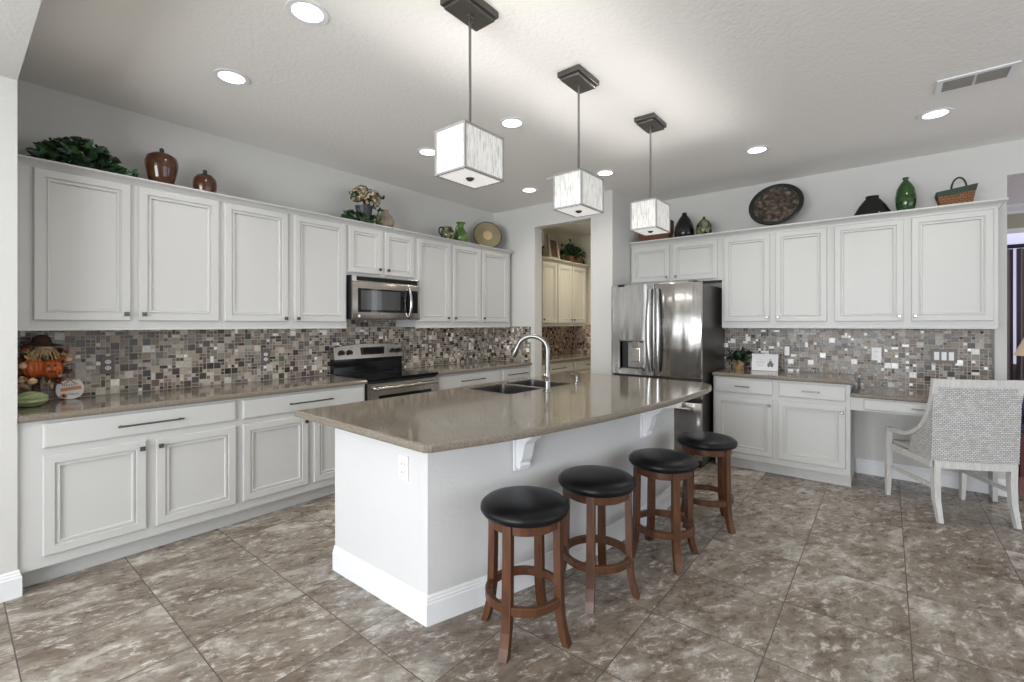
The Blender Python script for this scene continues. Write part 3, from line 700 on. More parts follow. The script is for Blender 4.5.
m = MB(); m.box(-2.210, -1.947, -0.004, 0.0, 1.208, 1.222); m.box(-2.218, -2.205, -0.004, 0, 0.905, 1.222); m.box(-1.952, -1.939, -0.004, 0, 0.905, 1.222); m.box(-2.218, -1.939, -0.004, 0, 0.905, 0.922); m.build('dispenser_frame', 'steel_range', dl)
dr = fdoor(-1.826, -1.372, 0.862, 1.795).build('right_door', 'steel', t, smooth=True, angle=50)
dm = fdoor(-2.308, -1.372, 0.665, 0.836).build('middle_drawer', 'steel', t, smooth=True, angle=50)
df = fdoor(-2.308, -1.372, 0.075, 0.632).build('freezer_drawer', 'steel', t, smooth=True, angle=50)
def fhandle(parent, xx, lean):
    mb = MB(); pts = []
    for i in range(15):
        s = i / 14; z = 0.905 + (1.745 - 0.905) * s
        pts.append((xx + lean * 0.012 * math.sin(math.pi * s), -0.030 - 0.032 * math.sin(math.pi * s) ** 0.7, z))
    pts = [(xx, -0.004, 0.905)] + pts + [(xx, -0.004, 1.745)]
    mb.rings([[(x + 0.021 * math.cos(a), y + 0.009 * math.sin(a), z) for a in [2 * math.pi * k / 14 for k in range(14)]] for x, y, z in pts]); return mb.build('handle', 'chrome', parent, smooth=True)
fhandle(dl, -1.868, -1); fhandle(dr, -1.790, 1)
m = MB(); m.tube([(-2.18, -0.004, 0.575), (-2.18, -0.06, 0.575), (-1.46, -0.06, 0.575), (-1.46, -0.004, 0.575)], 0.013, 8); m.build('handle', 'chrome', df, smooth=True)
m = MB(); m.tube([(-2.18, -0.004, 0.79), (-2.18, -0.045, 0.79), (-1.46, -0.045, 0.79), (-1.46, -0.004, 0.79)], 0.010, 8); m.build('handle', 'chrome', dm, smooth=True)
for x in (-2.20, -1.46):
    m = MB(); m.box(x - 0.035, x + 0.045, 0.0, 0.14, 1.7755, 1.806, bev=0.005); m.build('hinge_cover', 'blackmatte', t)
m = MB(); m.box(-2.25, -1.39, 0.06, 0.12, 0.0, 0.029); m.build('foot_grille', 'blackmatte', t)

# ------------------------------------------------------------ range
t = thing('range', 'stainless and black electric range with glass cooktop between the worktops', 'range', (0, 0, 0))
RX0, RX1 = 2.268, 3.036; RF = BF - 0.03
m = MB(); m.box(RX0, RX1, RF + 0.02, WL - 0.03, 0.04, 0.895); m.build('body', 'blackmatte', t)
m = MB(); m.box(RX0, RX1, RF - 0.03, WL - 0.11, 0.896, 0.920, bev=0.006); ck = m.build('cooktop', 'cooktop', t)
for x, y, r_ in ((2.46, 3.56, 0.10), (2.84, 3.56, 0.085), (2.46, 3.80, 0.075), (2.84, 3.80, 0.10)):
    m = MB(); m.ring(r_ - 0.004, r_, 0.9201, 0.9206, (x, y, 0), 32, b=0.0001); m.build('burner_mark', 'burner', ck)
bg = MB()  # back guard: gently arched top
NB = 12; f0 = []
for i in range(NB + 1):
    s = i / NB; x = RX0 + (RX1 - RX0) * s; zt = 1.168 + 0.030 * (1 - (2 * s - 1) ** 2)
    f0.append([(x, 3.945, 1.055), (x, 3.965, zt - 0.004), (x, 3.985, zt), (x, 4.02, zt - 0.004), (x, 4.02, 1.055)])
bg.rings(f0); bgo = bg.build('control_panel', 'steel_range', t)
m = MB(); m.box(RX0, RX1, 3.955, 4.02, 0.919, 1.054); m.build('backguard', 'black', t)
m = MB(); m.box(2.556, 2.806, 3.936, 3.955, 1.090, 1.160, bev=0.004); m.build('display', 'black', bgo)
for x in (2.343, 2.425, 2.918, 3.000 - 0.01):
    m = MB(); m.tube([(x, 3.955, 1.120), (x, 3.938, 1.118)], 0.022, 18); m.tube([(x, 3.938, 1.118), (x, 3.918, 1.116)], 0.017, 18); m.box(x - 0.005, x + 0.005, 3.910, 3.920, 1.098, 1.134, bev=0.002); m.build('knob', 'blackmatte', bgo)
m = MB(); m.prism([(RX0 + 0.004, 0.225), (RX1 - 0.004, 0.225), (RX1 - 0.004, 0.875), (RX0 + 0.004, 0.875)], [[(RX0 + 0.09, 0.36), (RX1 - 0.09, 0.36), (RX1 - 0.09, 0.77), (RX0 + 0.09, 0.77)]], 0, 0.045, lambda a, b, z: (a, RF + 0.018 - z, b)); od = m.build('oven_door', 'steel_range', t)
m = MB(); m.box(RX0 + 0.091, RX1 - 0.091, RF - 0.016, RF + 0.015, 0.361, 0.769); m.build('oven_window', 'black', od)
m = MB(); m.tube([(RX0 + 0.05, RF - 0.02, 0.835), (RX0 + 0.05, RF - 0.07, 0.835), (RX1 - 0.05, RF - 0.07, 0.835), (RX1 - 0.05, RF - 0.02, 0.835)], 0.016, 12); m.build('handle', 'steel_range', od, smooth=True)
m = MB(); m.box(RX0 + 0.004, RX1 - 0.004, RF - 0.02, RF + 0.018, 0.06, 0.215, bev=0.005); m.build('storage_drawer', 'steel_range', t)

# ------------------------------------------------------------ microwave
t = thing('microwave', 'stainless over-the-range microwave hung under the short cabinet', 'microwave', (0, 0, 0))
MX0, MX1, MF = 2.262, 3.012, 3.64
m = MB(); m.box(MX0, MX1, MF + 0.022, WL - 0.008, 1.430, 1.820); m.build('body', 'blackmatte', t)
m = MB(); m.box(MX0, MX1, MF + 0.002, MF + 0.021, 1.765, 1.819, bev=0.003); vg = m.build('vent_grille', 'steel_range', t)
m = MB(); m.box(MX0 + 0.045, MX1 - 0.03, MF - 0.002, MF + 0.004, 1.772, 1.811); m.build('vent_slot', 'black', vg)
m = MB()
rs = []
for i in range(11):
    s = i / 10; x = MX0 + (MX1 - MX0) * s; bu = 0.022 * (1 - (2 * s - 1) ** 2)
    rs.append([(x, MF + 0.021, 1.428), (x, MF - bu, 1.430), (x, MF - bu - 0.004, 1.440), (x, MF - bu - 0.004, 1.755), (x, MF - bu, 1.763), (x, MF + 0.021, 1.763)])
m.rings(rs); md = m.build('door', 'steel_range', t, smooth=True, angle=30)
def curved(mb, x0, x1, z0, z1, off, mi=0):
    rs = []
    for i in range(9):
        x = x0 + (x1 - x0) * i / 8; s = (x - MX0) / (MX1 - MX0); bu = 0.022 * (1 - (2 * s - 1) ** 2)
        rs.append([(x, MF - bu + 0.002, z0), (x, MF - bu - off, z0), (x, MF - bu - off, z1), (x, MF - bu + 0.002, z1)])
    mb.rings(rs, mi)
m = MB(); curved(m, 2.312, 2.815, 1.492, 1.705, 0.0065); m.build('window_frame', 'black', md)
m = MB(); curved(m, 2.338, 2.755, 1.515, 1.688, 0.0085); m.build('window', 'glasspanel', md)
m = MB(); curved(m, 2.822, 2.982, 1.492, 1.712, 0.0065); m.build('keypad', 'black', md)
m = MB(); hp = [(2.86, MF - 0.012, 1.452)] + [(2.862 + 0.0, MF - 0.030 - 0.028 * math.sin(math.pi * i / 10), 1.452 + 0.275 * i / 10) for i in range(11)] + [(2.86, MF - 0.012, 1.727)]
m.tube(hp, 0.014, 10); m.build('handle', 'chrome', md, smooth=True)
m = MB(); m.tube([(2.325, MF - 0.008, 1.458), (2.325, MF - 0.0115, 1.458)], 0.013, 16); m.build('badge', 'plastic', md)

# ------------------------------------------------------------ pendant lamps and ceiling fixtures
def make_pendant():
    t = thing('pendant_lamp', 'x', 'pendant lamp', (0, 0, 0), 0)
    zb = 2.055 - CEIL; zt = zb + 0.195
    m = MB(); m.box(-0.119, 0.119, -0.074, 0.074, -0.030, 0.0, bev=0.004); m.box(-0.106, 0.106, -0.062, 0.062, -0.048, -0.029, bev=0.006); c = m.build('canopy', 'bronze', t)
    m = MB(); m.lathe([(0.018, -0.060), (0.020, -0.047)], seg=16); m.lathe([(0.004, -0.054), (0.006, -0.047)], (0.05, 0.03, 0), 10); m.build('collar', 'bronze', c)
    m = MB(); m.tube([(0, 0, -0.03), (0, 0, zt - 0.0)], 0.0065, 10); m.build('rod', 'nickel', t, smooth=True)
    sx, sy = 0.125, 0.092
    m = MB(); P = [(-sx, -sy), (sx, -sy), (sx, sy), (-sx, sy)]; Q = [(-sx + 0.004, -sy + 0.004), (sx - 0.004, -sy + 0.004), (sx - 0.004, sy - 0.004), (-sx + 0.004, sy - 0.004)]
    m.prism(P, [Q], zb + 0.004, zt - 0.002); s_ = m.build('lamp_shade', 'shade', t)
    m = MB()
    e = 0.0045
    for (x, y) in P: m.box(x - e, x + e, y - e, y + e, zb, zt)
    for z in (zb, zt):
        for q in range(4):
            a, b = P[q], P[(q + 1) % 4]; m.box(min(a[0], b[0]) - e, max(a[0], b[0]) + e, min(a[1], b[1]) - e, max(a[1], b[1]) + e, z - e, z + e)
    m.box(-sx, sx, -0.006, 0.006, zt - 0.004, zt); m.build('edge_trim', 'shadetrim', s_)
    m = MB(); m.box(-sx + 0.002, sx - 0.002, -sy + 0.002, sy - 0.002, zb - 0.001, zb + 0.003); dd = m.build('diffuser', 'diffuser', t)
    m = MB(); m.lathe([(0.0, -0.012), (0.010, -0.012), (0.020, -0.003), (0.020, 0.0)], (0, 0, zb - 0.001), 16, cap0=False); m.build('finial', 'pewter', dd)
    return t
pend = make_pendant()
pl = ['pendant lamp with a pale box shade, nearest of the three over the island',
      'pendant lamp with a pale fabric box shade, middle of the three over the island',
      'pendant lamp with a pale box shade, farthest of the three, before the refrigerator cabinets']
for i, (x, y) in enumerate(((1.53, 1.492), (2.375, 1.42), (3.215, 1.325))):
    o = pend if i == 0 else copy_tree(pend); o.location = (x, y, CEIL); o['label'] = pl[i]; o['group'] = 'pendants over the island'
    l = bpy.data.lights.new('pendant_bulb', 'POINT'); l.energy = 8; l.color = (1, 0.98, 0.95); l.shadow_soft_size = 0.03
    lo = bpy.data.objects.new('pendant_bulb', l); lo.location = (x + 0.03, y, 2.15); col.objects.link(lo)
def make_can():
    t = thing('downlight', 'x', 'ceiling light', (0, 0, 0), 0)
    m = MB(); m.ring(0.068, 0.095, -0.006, 0.0, b=0.002); m.build('trim_ring', 'trim', t, smooth=True)
    m = MB(); m.lathe([(0.069, -0.004), (0.05, -0.0035)], seg=28); m.build('lens', 'lens', t); return t
can = make_can()
cl = [((1.08, 2.115), 'recessed ceiling light nearest the camera, at the top left of the ceiling'),
      ((1.08, 3.02), 'recessed ceiling light above the first left wall cabinet'),
      ((2.60, 3.03), 'recessed ceiling light just left of the near pendant shade, half hidden by it'),
      ((2.61, 2.12), 'recessed ceiling light between the near and middle pendants'),
      ((4.03, 3.03), 'recessed ceiling light just left of the middle pendant shade'),
      ((4.04, 2.12), 'recessed ceiling light just right of the middle pendant shade'),
      ((4.31, 0.85), 'recessed ceiling light above the round engraved platter'),
      ((4.36, -0.26), 'recessed ceiling light beside the air vent, above the green bottle'),
      ((5.75, 3.05), 'recessed ceiling light glimpsed inside the pantry')]
for i, ((x, y), lb) in enumerate(cl):
    o = can if i == 0 else copy_tree(can); o.location = (x, y, CEIL); o['label'] = lb; o['group'] = 'recessed ceiling lights'
    l = bpy.data.lights.new('downlight_beam', 'SPOT'); l.energy = 26 if i < 8 else 85; l.color = (1, 0.94, 0.86) if i < 8 else (1, 0.89, 0.72); l.spot_size = R(150); l.spot_blend = 1.0; l.shadow_soft_size = 0.06
    lo = bpy.data.objects.new('downlight_beam', l); lo.location = (x, y, CEIL - 0.02); col.objects.link(lo)
def vent(label, cx, cy, w, h, rz):
    t = thing('air_vent', label, 'vent', (cx, cy, CEIL), rz)
    m = MB(); m.prism([(-w / 2, -h / 2), (w / 2, -h / 2), (w / 2, h / 2), (-w / 2, h / 2)], [[(-w / 2 + 0.03, -h / 2 + 0.03), (w / 2 - 0.03, -h / 2 + 0.03), (w / 2 - 0.03, h / 2 - 0.03), (-w / 2 + 0.03, h / 2 - 0.03)]], -0.008, 0)
    m.box(-0.006, 0.006, -h / 2 + 0.03, h / 2 - 0.03, -0.007, -0.001); m.build('frame', 'trim', t)
    m = MB(); m.box(-w / 2 + 0.03, w / 2 - 0.03, -h / 2 + 0.03, h / 2 - 0.03, -0.0015, -0.0005); m.build('duct', 'blackmatte', t)
    m = MB(); k = max(3, int((h - 0.06) / 0.016))
    for i in range(k):
        y = -h / 2 + 0.03 + (h - 0.06) * (i + 0.5) / k; m.poly([(-w / 2 + 0.03, y - 0.005, -0.008), (w / 2 - 0.03, y - 0.005, -0.008), (w / 2 - 0.03, y + 0.004, -0.002), (-w / 2 + 0.03, y + 0.004, -0.002)])
    m.build('louvers', 'shadetrim', t)
vent('white ceiling air vent with louvers at the upper right', 3.885, -0.405, 0.345, 0.215, R(90))
vent('small ceiling return vent half hidden behind the middle pendant shade', 3.93, 2.52, 0.28, 0.20, R(90))

# ------------------------------------------------------------ bar stools
def leg_mesh(mb):
    prof = [(0.160, 0.548, 0.016, 0.020), (0.162, 0.40, 0.016, 0.020), (0.165, 0.25, 0.016, 0.021), (0.168, 0.16, 0.016, 0.021), (0.175, 0.10, 0.015, 0.021), (0.187, 0.045, 0.015, 0.021), (0.203, 0.0, 0.015, 0.021)]
    mb.rings([[(r - a, -b, z), (r + a, -b, z), (r + a, b, z), (r - a, b, z)] for r, z, a, b in prof])
def make_stool():
    t = thing('bar_stool', 'x', 'stool')
    m = MB(); prof = [(0.165, 0.540), (0.190, 0.546), (0.200, 0.562), (0.198, 0.578), (0.182, 0.592), (0.14, 0.603), (0.08, 0.607), (0.02, 0.608)]
    m.lathe(prof, seg=44); m.build('seat', 'leather', t, smooth=True, angle=60)
    m = MB(); m.ring(0.140, 0.166, 0.498, 0.541, seg=44); m.build('apron', 'wood', t, smooth=True)
    for k in range(4):
        m = MB(); leg_mesh(m); l = m.build('leg', 'wood', t)
        me = l.data; me.transform(Matrix.Rotation(R(90 * k), 4, 'Z'))
        m = MB(); a = R(90 * k); m.lathe([(0.012, 0), (0.012, -0.0)] if False else [(0.011, 0.0005), (0.011, 0.002)], (0.203 * math.cos(a), 0.203 * math.sin(a), 0), 8); m.build('foot_cap', 'blackmatte', l)
    m = MB(); m.ring(0.152, 0.178, 0.168, 0.206, seg=44); m.build('foot_ring', 'wood', t, smooth=True)
    return t
stool = make_stool()
sl = ['bar stool with round black seat, nearest, at the left end of the row',
      'bar stool with round black seat, second from the near end of the row',
      'bar stool with round black seat, third from the near end of the row',
      'bar stool with round black seat, farthest in the row, beside the refrigerator']
for i, (x, y, a) in enumerate(((1.652, 1.268, 192), (2.152, 1.178, 199), (2.722, 1.045, 226), (3.37, 0.985, 248))):
    o = stool if i == 0 else copy_tree(stool); o.location = (x, y, 0); o.rotation_euler = (0, 0, R(a)); o['label'] = sl[i]; o['group'] = 'black-seated bar stools at the island'

# ------------------------------------------------------------ woven desk chair (local x forward, y left)
t = thing('desk_chair', 'whitewashed woven rope desk chair with low sloping arms, at the built-in desk', 'chair', (4.73, -0.352, 0), R(27.4))
HW = 0.245; XB, XF = -0.245, 0.255
def sweep(mb, pts, hw, hd):
    """rectangular bar along pts: hw half width across y, hd half depth in the x-z plane"""
    rs = []; P = [Vector(p) for p in pts]
    for i, p in enumerate(P):
        tg = (P[min(i + 1, len(P) - 1)] - P[max(i - 1, 0)]).normalized(); sy = Vector((0, 1, 0)); nn = tg.cross(sy)
        if nn.length < 1e-3: sy = Vector((1, 0, 0)); nn = tg.cross(sy)
        nn.normalize(); sy = nn.cross(tg).normalized(); a = hw[i] if isinstance(hw, list) else hw; b = hd[i] if isinstance(hd, list) else hd
        rs.append([p + sy * a + nn * b, p - sy * a + nn * b, p - sy * a - nn * b, p + sy * a - nn * b])
    mb.rings(rs)
curve = [(XB - 0.035, 1.0), (XB - 0.018, 0.90), (XB + 0.010, 0.80), (XB + 0.052, 0.71), (XB + 0.115, 0.632), (XB + 0.205, 0.575), (XB + 0.32, 0.545), (XF, 0.540)]
cs = bez(curve, 4)
for s in (-1, 1):
    m = MB(); sweep(m, [(XF, s * HW * 1.06, 0.54), (XF, s * HW * 1.06, 0.41), (XF, s * HW * 1.05, 0.20), (XF + 0.006, s * HW * 1.05, 0.0)], [0.018, 0.019, 0.018, 0.013], [0.020, 0.021, 0.018, 0.013]); m.build('front_leg', 'greywood', t)
    m = MB(); sweep(m, [(XB, s * (HW - 0.02), 0.42), (XB + 0.004, s * (HW - 0.02), 0.30), (XB - 0.005, s * (HW - 0.02), 0.15), (XB - 0.045, s * (HW - 0.02), 0.0)], [0.020, 0.020, 0.018, 0.014], [0.022, 0.021, 0.019, 0.015]); m.build('rear_leg', 'greywood', t)
    m = MB(); pts = [(x, s * (HW + 0.005 + 0.010 * (x - XB)), z) for x, z in cs]; sweep(m, pts, 0.017, 0.013); m.build('arm', 'greywood', t)
    m = MB(); yy = s * (HW + 0.004)
    pa = [(x, z) for x, z in cs if x < XB + 0.22]; pa = pa + [(XB + 0.235, 0.425), (XB - 0.010, 0.425)]
    m.prism([(a, b) for a, b in pa], [], yy - 0.010, yy + 0.010, lambda a, b, z: (a, z, b)); m.build('side_panel', 'weave', t)
    m = MB(); m.box(XB, XF, s * HW - 0.014 if s > 0 else s * HW - 0.014, s * HW + 0.014, 0.375, 0.424, bev=0.004); m.build('side_rail', 'greywood', t)
    m = MB(); sweep(m, [(XB + 0.0, s * (HW - 0.02), 0.235), (XF, s * (HW), 0.235)], 0.010, 0.014); m.build('stretcher', 'greywood', t)
# slightly dished woven back between the posts
m = MB(); rs = []
for j in range(13):
    z = 0.432 + (0.955 - 0.432) * j / 12; xb = XB - 0.020 * max(0, (z - 0.45) / 0.5) ** 1.2
    ring_f, ring_b = [], []
    for i in range(9):
        y = -HW + 2 * HW * i / 8; bow = 0.022 * (1 - (y / HW) ** 2)
        ring_f.append((xb - bow + 0.012, y, z)); ring_b.append((xb - bow - 0.012, y, z))
    rs.append(ring_f + ring_b[::-1])
m.rings(rs); m.build('back_panel', 'weave', t)
m = MB(); rs = []
for i in range(9):
    y = -HW - 0.018 + 2 * (HW + 0.018) * i / 8; bow = 0.022 * (1 - (y / HW) ** 2); xb = XB - 0.026 - bow
    rs.append([(xb - 0.018, y, 0.945), (xb + 0.016, y, 0.945), (xb + 0.012, y, 1.002), (xb - 0.022, y, 1.002)])
m.rings(rs); m.build('top_rail', 'greywood', t)
m = MB(); rs = []
for i in range(9):
    y = -HW + 2 * HW * i / 8; bow = 0.020 * (1 - (y / HW) ** 2); xb = XB - bow
    rs.append([(xb - 0.018, y, 0.378), (xb + 0.016, y, 0.378), (xb + 0.016, y, 0.430), (xb - 0.018, y, 0.430)])
m.rings(rs); m.build('rear_rail', 'greywood', t)
m = MB(); m.box(XF - 0.014, XF + 0.014, -HW, HW, 0.375, 0.424, bev=0.004); m.build('front_rail', 'greywood', t)
m = MB(); m.box(XB + 0.018, XF + 0.01, -HW + 0.016, HW - 0.016, 0.425, 0.452, bev=0.010); m.build('seat', 'weave', t)

# ------------------------------------------------------------ foliage helper
def leaves(mb, n_, rnd, fn, size, mi=0, nmi=1):
    for i in range(n_):
        p = Vector(fn(rnd)); s = size * rnd.uniform(0.6, 1.25)
        d = Vector((rnd.gauss(0, 1), rnd.gauss(0, 1), rnd.gauss(0.25, 0.6))).normalized(); a = d.cross(Vector((rnd.gauss(0, 1), rnd.gauss(0, 1), rnd.gauss(0, 1)))).normalized(); nrm = d.cross(a) * (s * 0.12)
        b = mb.bm.verts.new; m_ = mi + rnd.randrange(nmi)
        v0, v1, v2, v3 = b(p), b(p + d * s * 0.35 + a * s * 0.33 + nrm), b(p + d * s - nrm * 1.3), b(p + d * s * 0.35 - a * s * 0.33 + nrm); vm = b(p + d * s * 0.45 - nrm * 0.6)
        v4, v5 = b(p + d * s * 0.72 + a * s * 0.24 + nrm * 0.5), b(p + d * s * 0.72 - a * s * 0.24 + nrm * 0.5)
        for f in ((v0, v1, vm), (v1, v4, vm), (v4, v2, vm), (v2, v5, vm), (v5, v3, vm), (v3, v0, vm)): mb.face(f, m_)
SHELF = SHL + 0.001; SHELR = SHR + 0.001; SHELP = 2.3215
YS = UF + 0.065
# trailing ivy on left cabinets
rnd = random.Random(2)
t = thing('ivy_plant', 'leafy dark green ivy lying on top of the first left wall cabinet', 'plant', (0.555, UF + 0.115, SHELF))
def ivy(r):
    u = r.uniform(-1, 1); env = (1 - abs(u + 0.15) ** 2.2) * 0.185 if abs(u) < 0.98 else 0.02
    if u > 0.5: env *= 0.55
    return (u * 0.215, r.uniform(-0.10, 0.10), max(0.015, r.random() ** 0.6 * max(env, 0.03)))
m = MB(); leaves(m, 420, rnd, ivy, 0.066, 0, 2)
for v in m.bm.verts: v.co.z = max(v.co.z, 0.002)
m.build('foliage', ['leaf', 'leafdark'], t)
m = MB()
for k in range(9):
    a = rnd.uniform(0, 6.28); m.tube([(0, 0, 0.02), (0.08 * math.cos(a), 0.05 * math.sin(a), 0.06 + 0.02 * rnd.random()), (0.17 * math.cos(a), 0.08 * math.sin(a), 0.03)], 0.003, 5)
m.build('stems', 'leafdark', t)
m = MB(); m.lathe([(0.045, 0.0), (0.065, 0.004), (0.075, 0.05), (0.07, 0.055)], seg=16); m.build('pot', 'charcoal', t)

def jar(name, label, loc, r, h, m_, cat, prof, knobm=None, seg=32, sx=1, sy=1):
    t = thing(name, label, cat, loc)
    mb = MB(); mb.lathe([(a * r, b * h) for a, b in prof], seg=seg, sx=sx, sy=sy); mb.build('body', m_, t, smooth=True, angle=50); return t
P1 = [(0.62, 0), (0.66, 0.01), (0.82, 0.22), (0.96, 0.48), (1.0, 0.66), (0.90, 0.82), (0.62, 0.90), (0.2, 0.915)]
for nm, lb, x, r, h in (('lidded_jar', 'large glossy brown lidded jar on the left cabinets beside the ivy', 0.925, 0.092, 0.235),
                       ('lidded_jar', 'small brown lidded jar on the left cabinets, shorter of the two jars', 1.178, 0.073, 0.150)):
    t = jar(nm, lb, (x, YS, SHELF), r, h, 'browng', 'jar', P1 if r > 0.09 else [(0.80, 0), (0.86, 0.01), (0.98, 0.3), (1.0, 0.5), (0.92, 0.72), (0.7, 0.86), (0.2, 0.91)])
    m = MB(); m.lathe([(0.62 * r, 0.895 * h), (0.5 * r, 0.925 * h), (0.12 * r, 0.94 * h)], seg=24); ld = m.build('lid', 'browng', t, smooth=True)
    m = MB(); m.lathe([(0.010, 0.93 * h), (0.013, 0.93 * h + 0.01), (0.014, 0.93 * h + 0.028), (0.006, 0.93 * h + 0.036)], seg=12); m.build('knob', 'blackmatte', ld, smooth=True)

# flower pot with hydrangeas
t = thing('flower_pot', 'charcoal pot of cream silk hydrangeas above the short cabinet', 'flower arrangement', (2.475, YS + 0.01, SHELF))
m = MB(); m.lathe([(0.050, 0), (0.058, 0.004), (0.078, 0.165), (0.080, 0.172), (0.068, 0.170)], seg=24); m.build('pot', 'charcoal', t, smooth=True)
m = MB()
for (cx, cy, cz, r_) in ((-0.085, -0.02, 0.255, 0.065), (0.045, -0.05, 0.245, 0.092), (-0.01, 0.02, 0.305, 0.070), (0.09, 0.01, 0.27, 0.065), (-0.05, -0.05, 0.285, 0.060)):
    for k in range(150):
        d = Vector((rnd.gauss(0, 1), rnd.gauss(0, 1), rnd.gauss(0, 1))).normalized(); p = Vector((cx, cy, cz)) + d * r_ * rnd.uniform(0.85, 1.0); a = d.orthogonal().normalized(); b = d.cross(a); s = 0.017
        m.poly([p + a * s, p + b * s + d * 0.004, p - a * s, p - b * s + d * 0.004], 0 if rnd.random() < 0.74 else 1)
m.build('blooms', ['petal', 'petalbrown'], t)
m = MB(); leaves(m, 60, rnd, lambda r: (r.uniform(-0.19, 0.10), r.uniform(-0.10, 0.03), r.uniform(0.01, 0.08)), 0.07, 0, 2)
leaves(m, 34, rnd, lambda r: (r.uniform(-0.14, 0.13), r.uniform(-0.09, 0.05), r.uniform(0.18, 0.28)), 0.07, 0, 2)
for v in m.bm.verts: v.co.z = max(v.co.z, 0.003)
m.build('leaves', ['leaf', 'leafdark'], t)
t = jar('vase', 'round tan stoneware vase beside the hydrangea pot', (2.72, YS + 0.03, SHELF), 0.090, 0.190, 'tanstone', 'vase', [(0.62, 0), (0.72, 0.02), (0.98, 0.28), (1.0, 0.42), (0.82, 0.66), (0.45, 0.84), (0.36, 0.92), (0.42, 1.0), (0.34, 0.99)])
m = MB(); m.tube([(-0.03, -0.02, 0.175), (-0.075, -0.02, 0.17), (-0.098, -0.02, 0.13), (-0.085, -0.02, 0.10)], 0.006, 8); m.build('handle', 'blackmatte', t, smooth=True)
# pitcher, green vase, bronze disc
t = jar('pitcher', 'small mottled pitcher with a curled handle left of the green vase', (3.52, YS, SHELF), 0.080, 0.150, 'oliveg', 'pitcher', [(0.6, 0), (0.7, 0.02), (1.0, 0.4), (0.92, 0.7), (0.62, 0.92), (0.7, 1.0), (0.6, 0.98)])
m = MB(); m.tube([(-0.06, -0.01, 0.05)] + [(-0.100 + 0.036 * math.cos(a), -0.012, 0.092 + 0.042 * math.sin(a)) for a in [R(-60 - 30 * k) for k in range(11)]], 0.008, 10); m.build('handle', 'blackglaze', t, smooth=True)
t = jar('vase', 'green glazed vase with flared lip between the pitcher and the bronze disc', (3.735, YS + 0.01, SHELF), 0.086, 0.240, 'vaseg', 'vase', [(0.72, 0), (0.82, 0.02), (1.0, 0.22), (0.98, 0.34), (0.78, 0.52), (0.45, 0.70), (0.36, 0.80), (0.42, 0.90), (0.66, 0.99), (0.60, 1.0), (0.36, 0.93)])
m = MB(); m.tube([(-0.03, 0, 0.20), (-0.06, 0, 0.195), (-0.078, 0, 0.155), (-0.078, 0, 0.11)], 0.007, 8); m.build('handle', 'vaseg', t, smooth=True)
def disc(name, label, cat, loc, r, tilt, rz, parts):
    t = thing(name, label, cat, loc, rz)
    rot = Matrix.Rotation(R(90 - tilt), 4, 'X')
    for nm, prof, mt in parts:
        mb = MB(); mb.lathe([(a * r, b) for a, b in prof], seg=56)
        for v in mb.bm.verts:
            q = rot @ v.co; v.co = Vector((q.x, q.y, q.z + r * math.cos(R(tilt)) + 0.002))
        mb.build(nm, mt, t, smooth=True, angle=50)
    return t
disc('decorative_disc', 'round bronze dish with gold centre, propped at the far end of the left cabinets', 'dish', (4.24, UF + 0.12, SHELF), 0.178, 14, R(-36),
     [('rim', [(0.97, 0.0), (1.0, 0.004), (1.0, 0.014), (0.955, 0.016), (0.94, -0.004), (0.9, -0.006)], 'platerim'), ('dish', [(0.2, -0.006), (0.95, -0.002), (0.95, 0.013), (0.7, 0.004), (0.36, 0.002), (0.2, 0.002)], 'goldbronze'), ('centre', [(0.05, 0.0022), (0.32, 0.0022), (0.33, 0.010), (0.27, 0.014), (0.16, 0.011), (0.02, 0.0105)], 'gold')])
# right cabinet decor
XS = UR + 0.065
def wicker_box(label, loc, rz, w0, d0, w1, d1, h, hslope, bodym, bandm=None, handle=True):
    t = thing('basket', label, 'basket', loc, rz); band = 0.32
    def rr(w, d, z, s=0.0): return [(-w, -d, z - s), (w, -d, z + s), (w, d, z + s), (-w, d, z - s)]
    def ipl(f): return w0 + (w1 - w0) * f, d0 + (d1 - d0) * f
    a = ipl(1 - band) if bandm else ipl(1)
    mb = MB(); f1 = (1 - band) if bandm else 1
    mb.rings([[(x, y, z) for x, y, z in rr(w0, d0, 0)], [(x, y, z) for x, y, z in rr(*ipl(f1), h * f1, hslope * f1)], rr(a[0] - 0.008, a[1] - 0.008, h * f1, hslope * f1), rr(w0 - 0.008, d0 - 0.008, 0.01)]); mb.build('body', bodym, t)
    if bandm:
        mb = MB(); a, b = ipl(1 - band), ipl(1); mb.rings([rr(a[0] + 0.002, a[1] + 0.002, h * f1, hslope * f1), rr(b[0] + 0.004, b[1] + 0.004, h, hslope), rr(b[0] - 0.007, b[1] - 0.007, h, hslope), rr(a[0] - 0.007, a[1] - 0.007, h * f1, hslope * f1)], 0, False, False)
        mb.build('rim_band', bandm, t)
    return t, ipl
t, _ = wicker_box('wicker basket with dark green rim and loop handle, at the right end', (XS + 0.06, -0.430, SHELR), R(-90), 0.092, 0.07, 0.118, 0.09, 0.140, 0.016, 'wicker', 'greenband')
m = MB(); m.tube([(0.02 + 0.045 * math.cos(a), 0.0, 0.145 + 0.095 * math.sin(a)) for a in [R(180 * k / 12) for k in range(13)]], 0.007, 8); m.build('handle', 'leafdark', t, smooth=True)
jar('bottle_vase', 'tall green glass bottle vase between the black vase and the basket', (XS, -0.121, SHELR), 0.070, 0.290, 'greeng', 'vase', [(0.72, 0), (0.80, 0.02), (0.98, 0.25), (1.0, 0.42), (0.86, 0.66), (0.55, 0.82), (0.27, 0.90), (0.24, 0.94), (0.34, 0.985), (0.30, 1.0), (0.2, 0.98)])
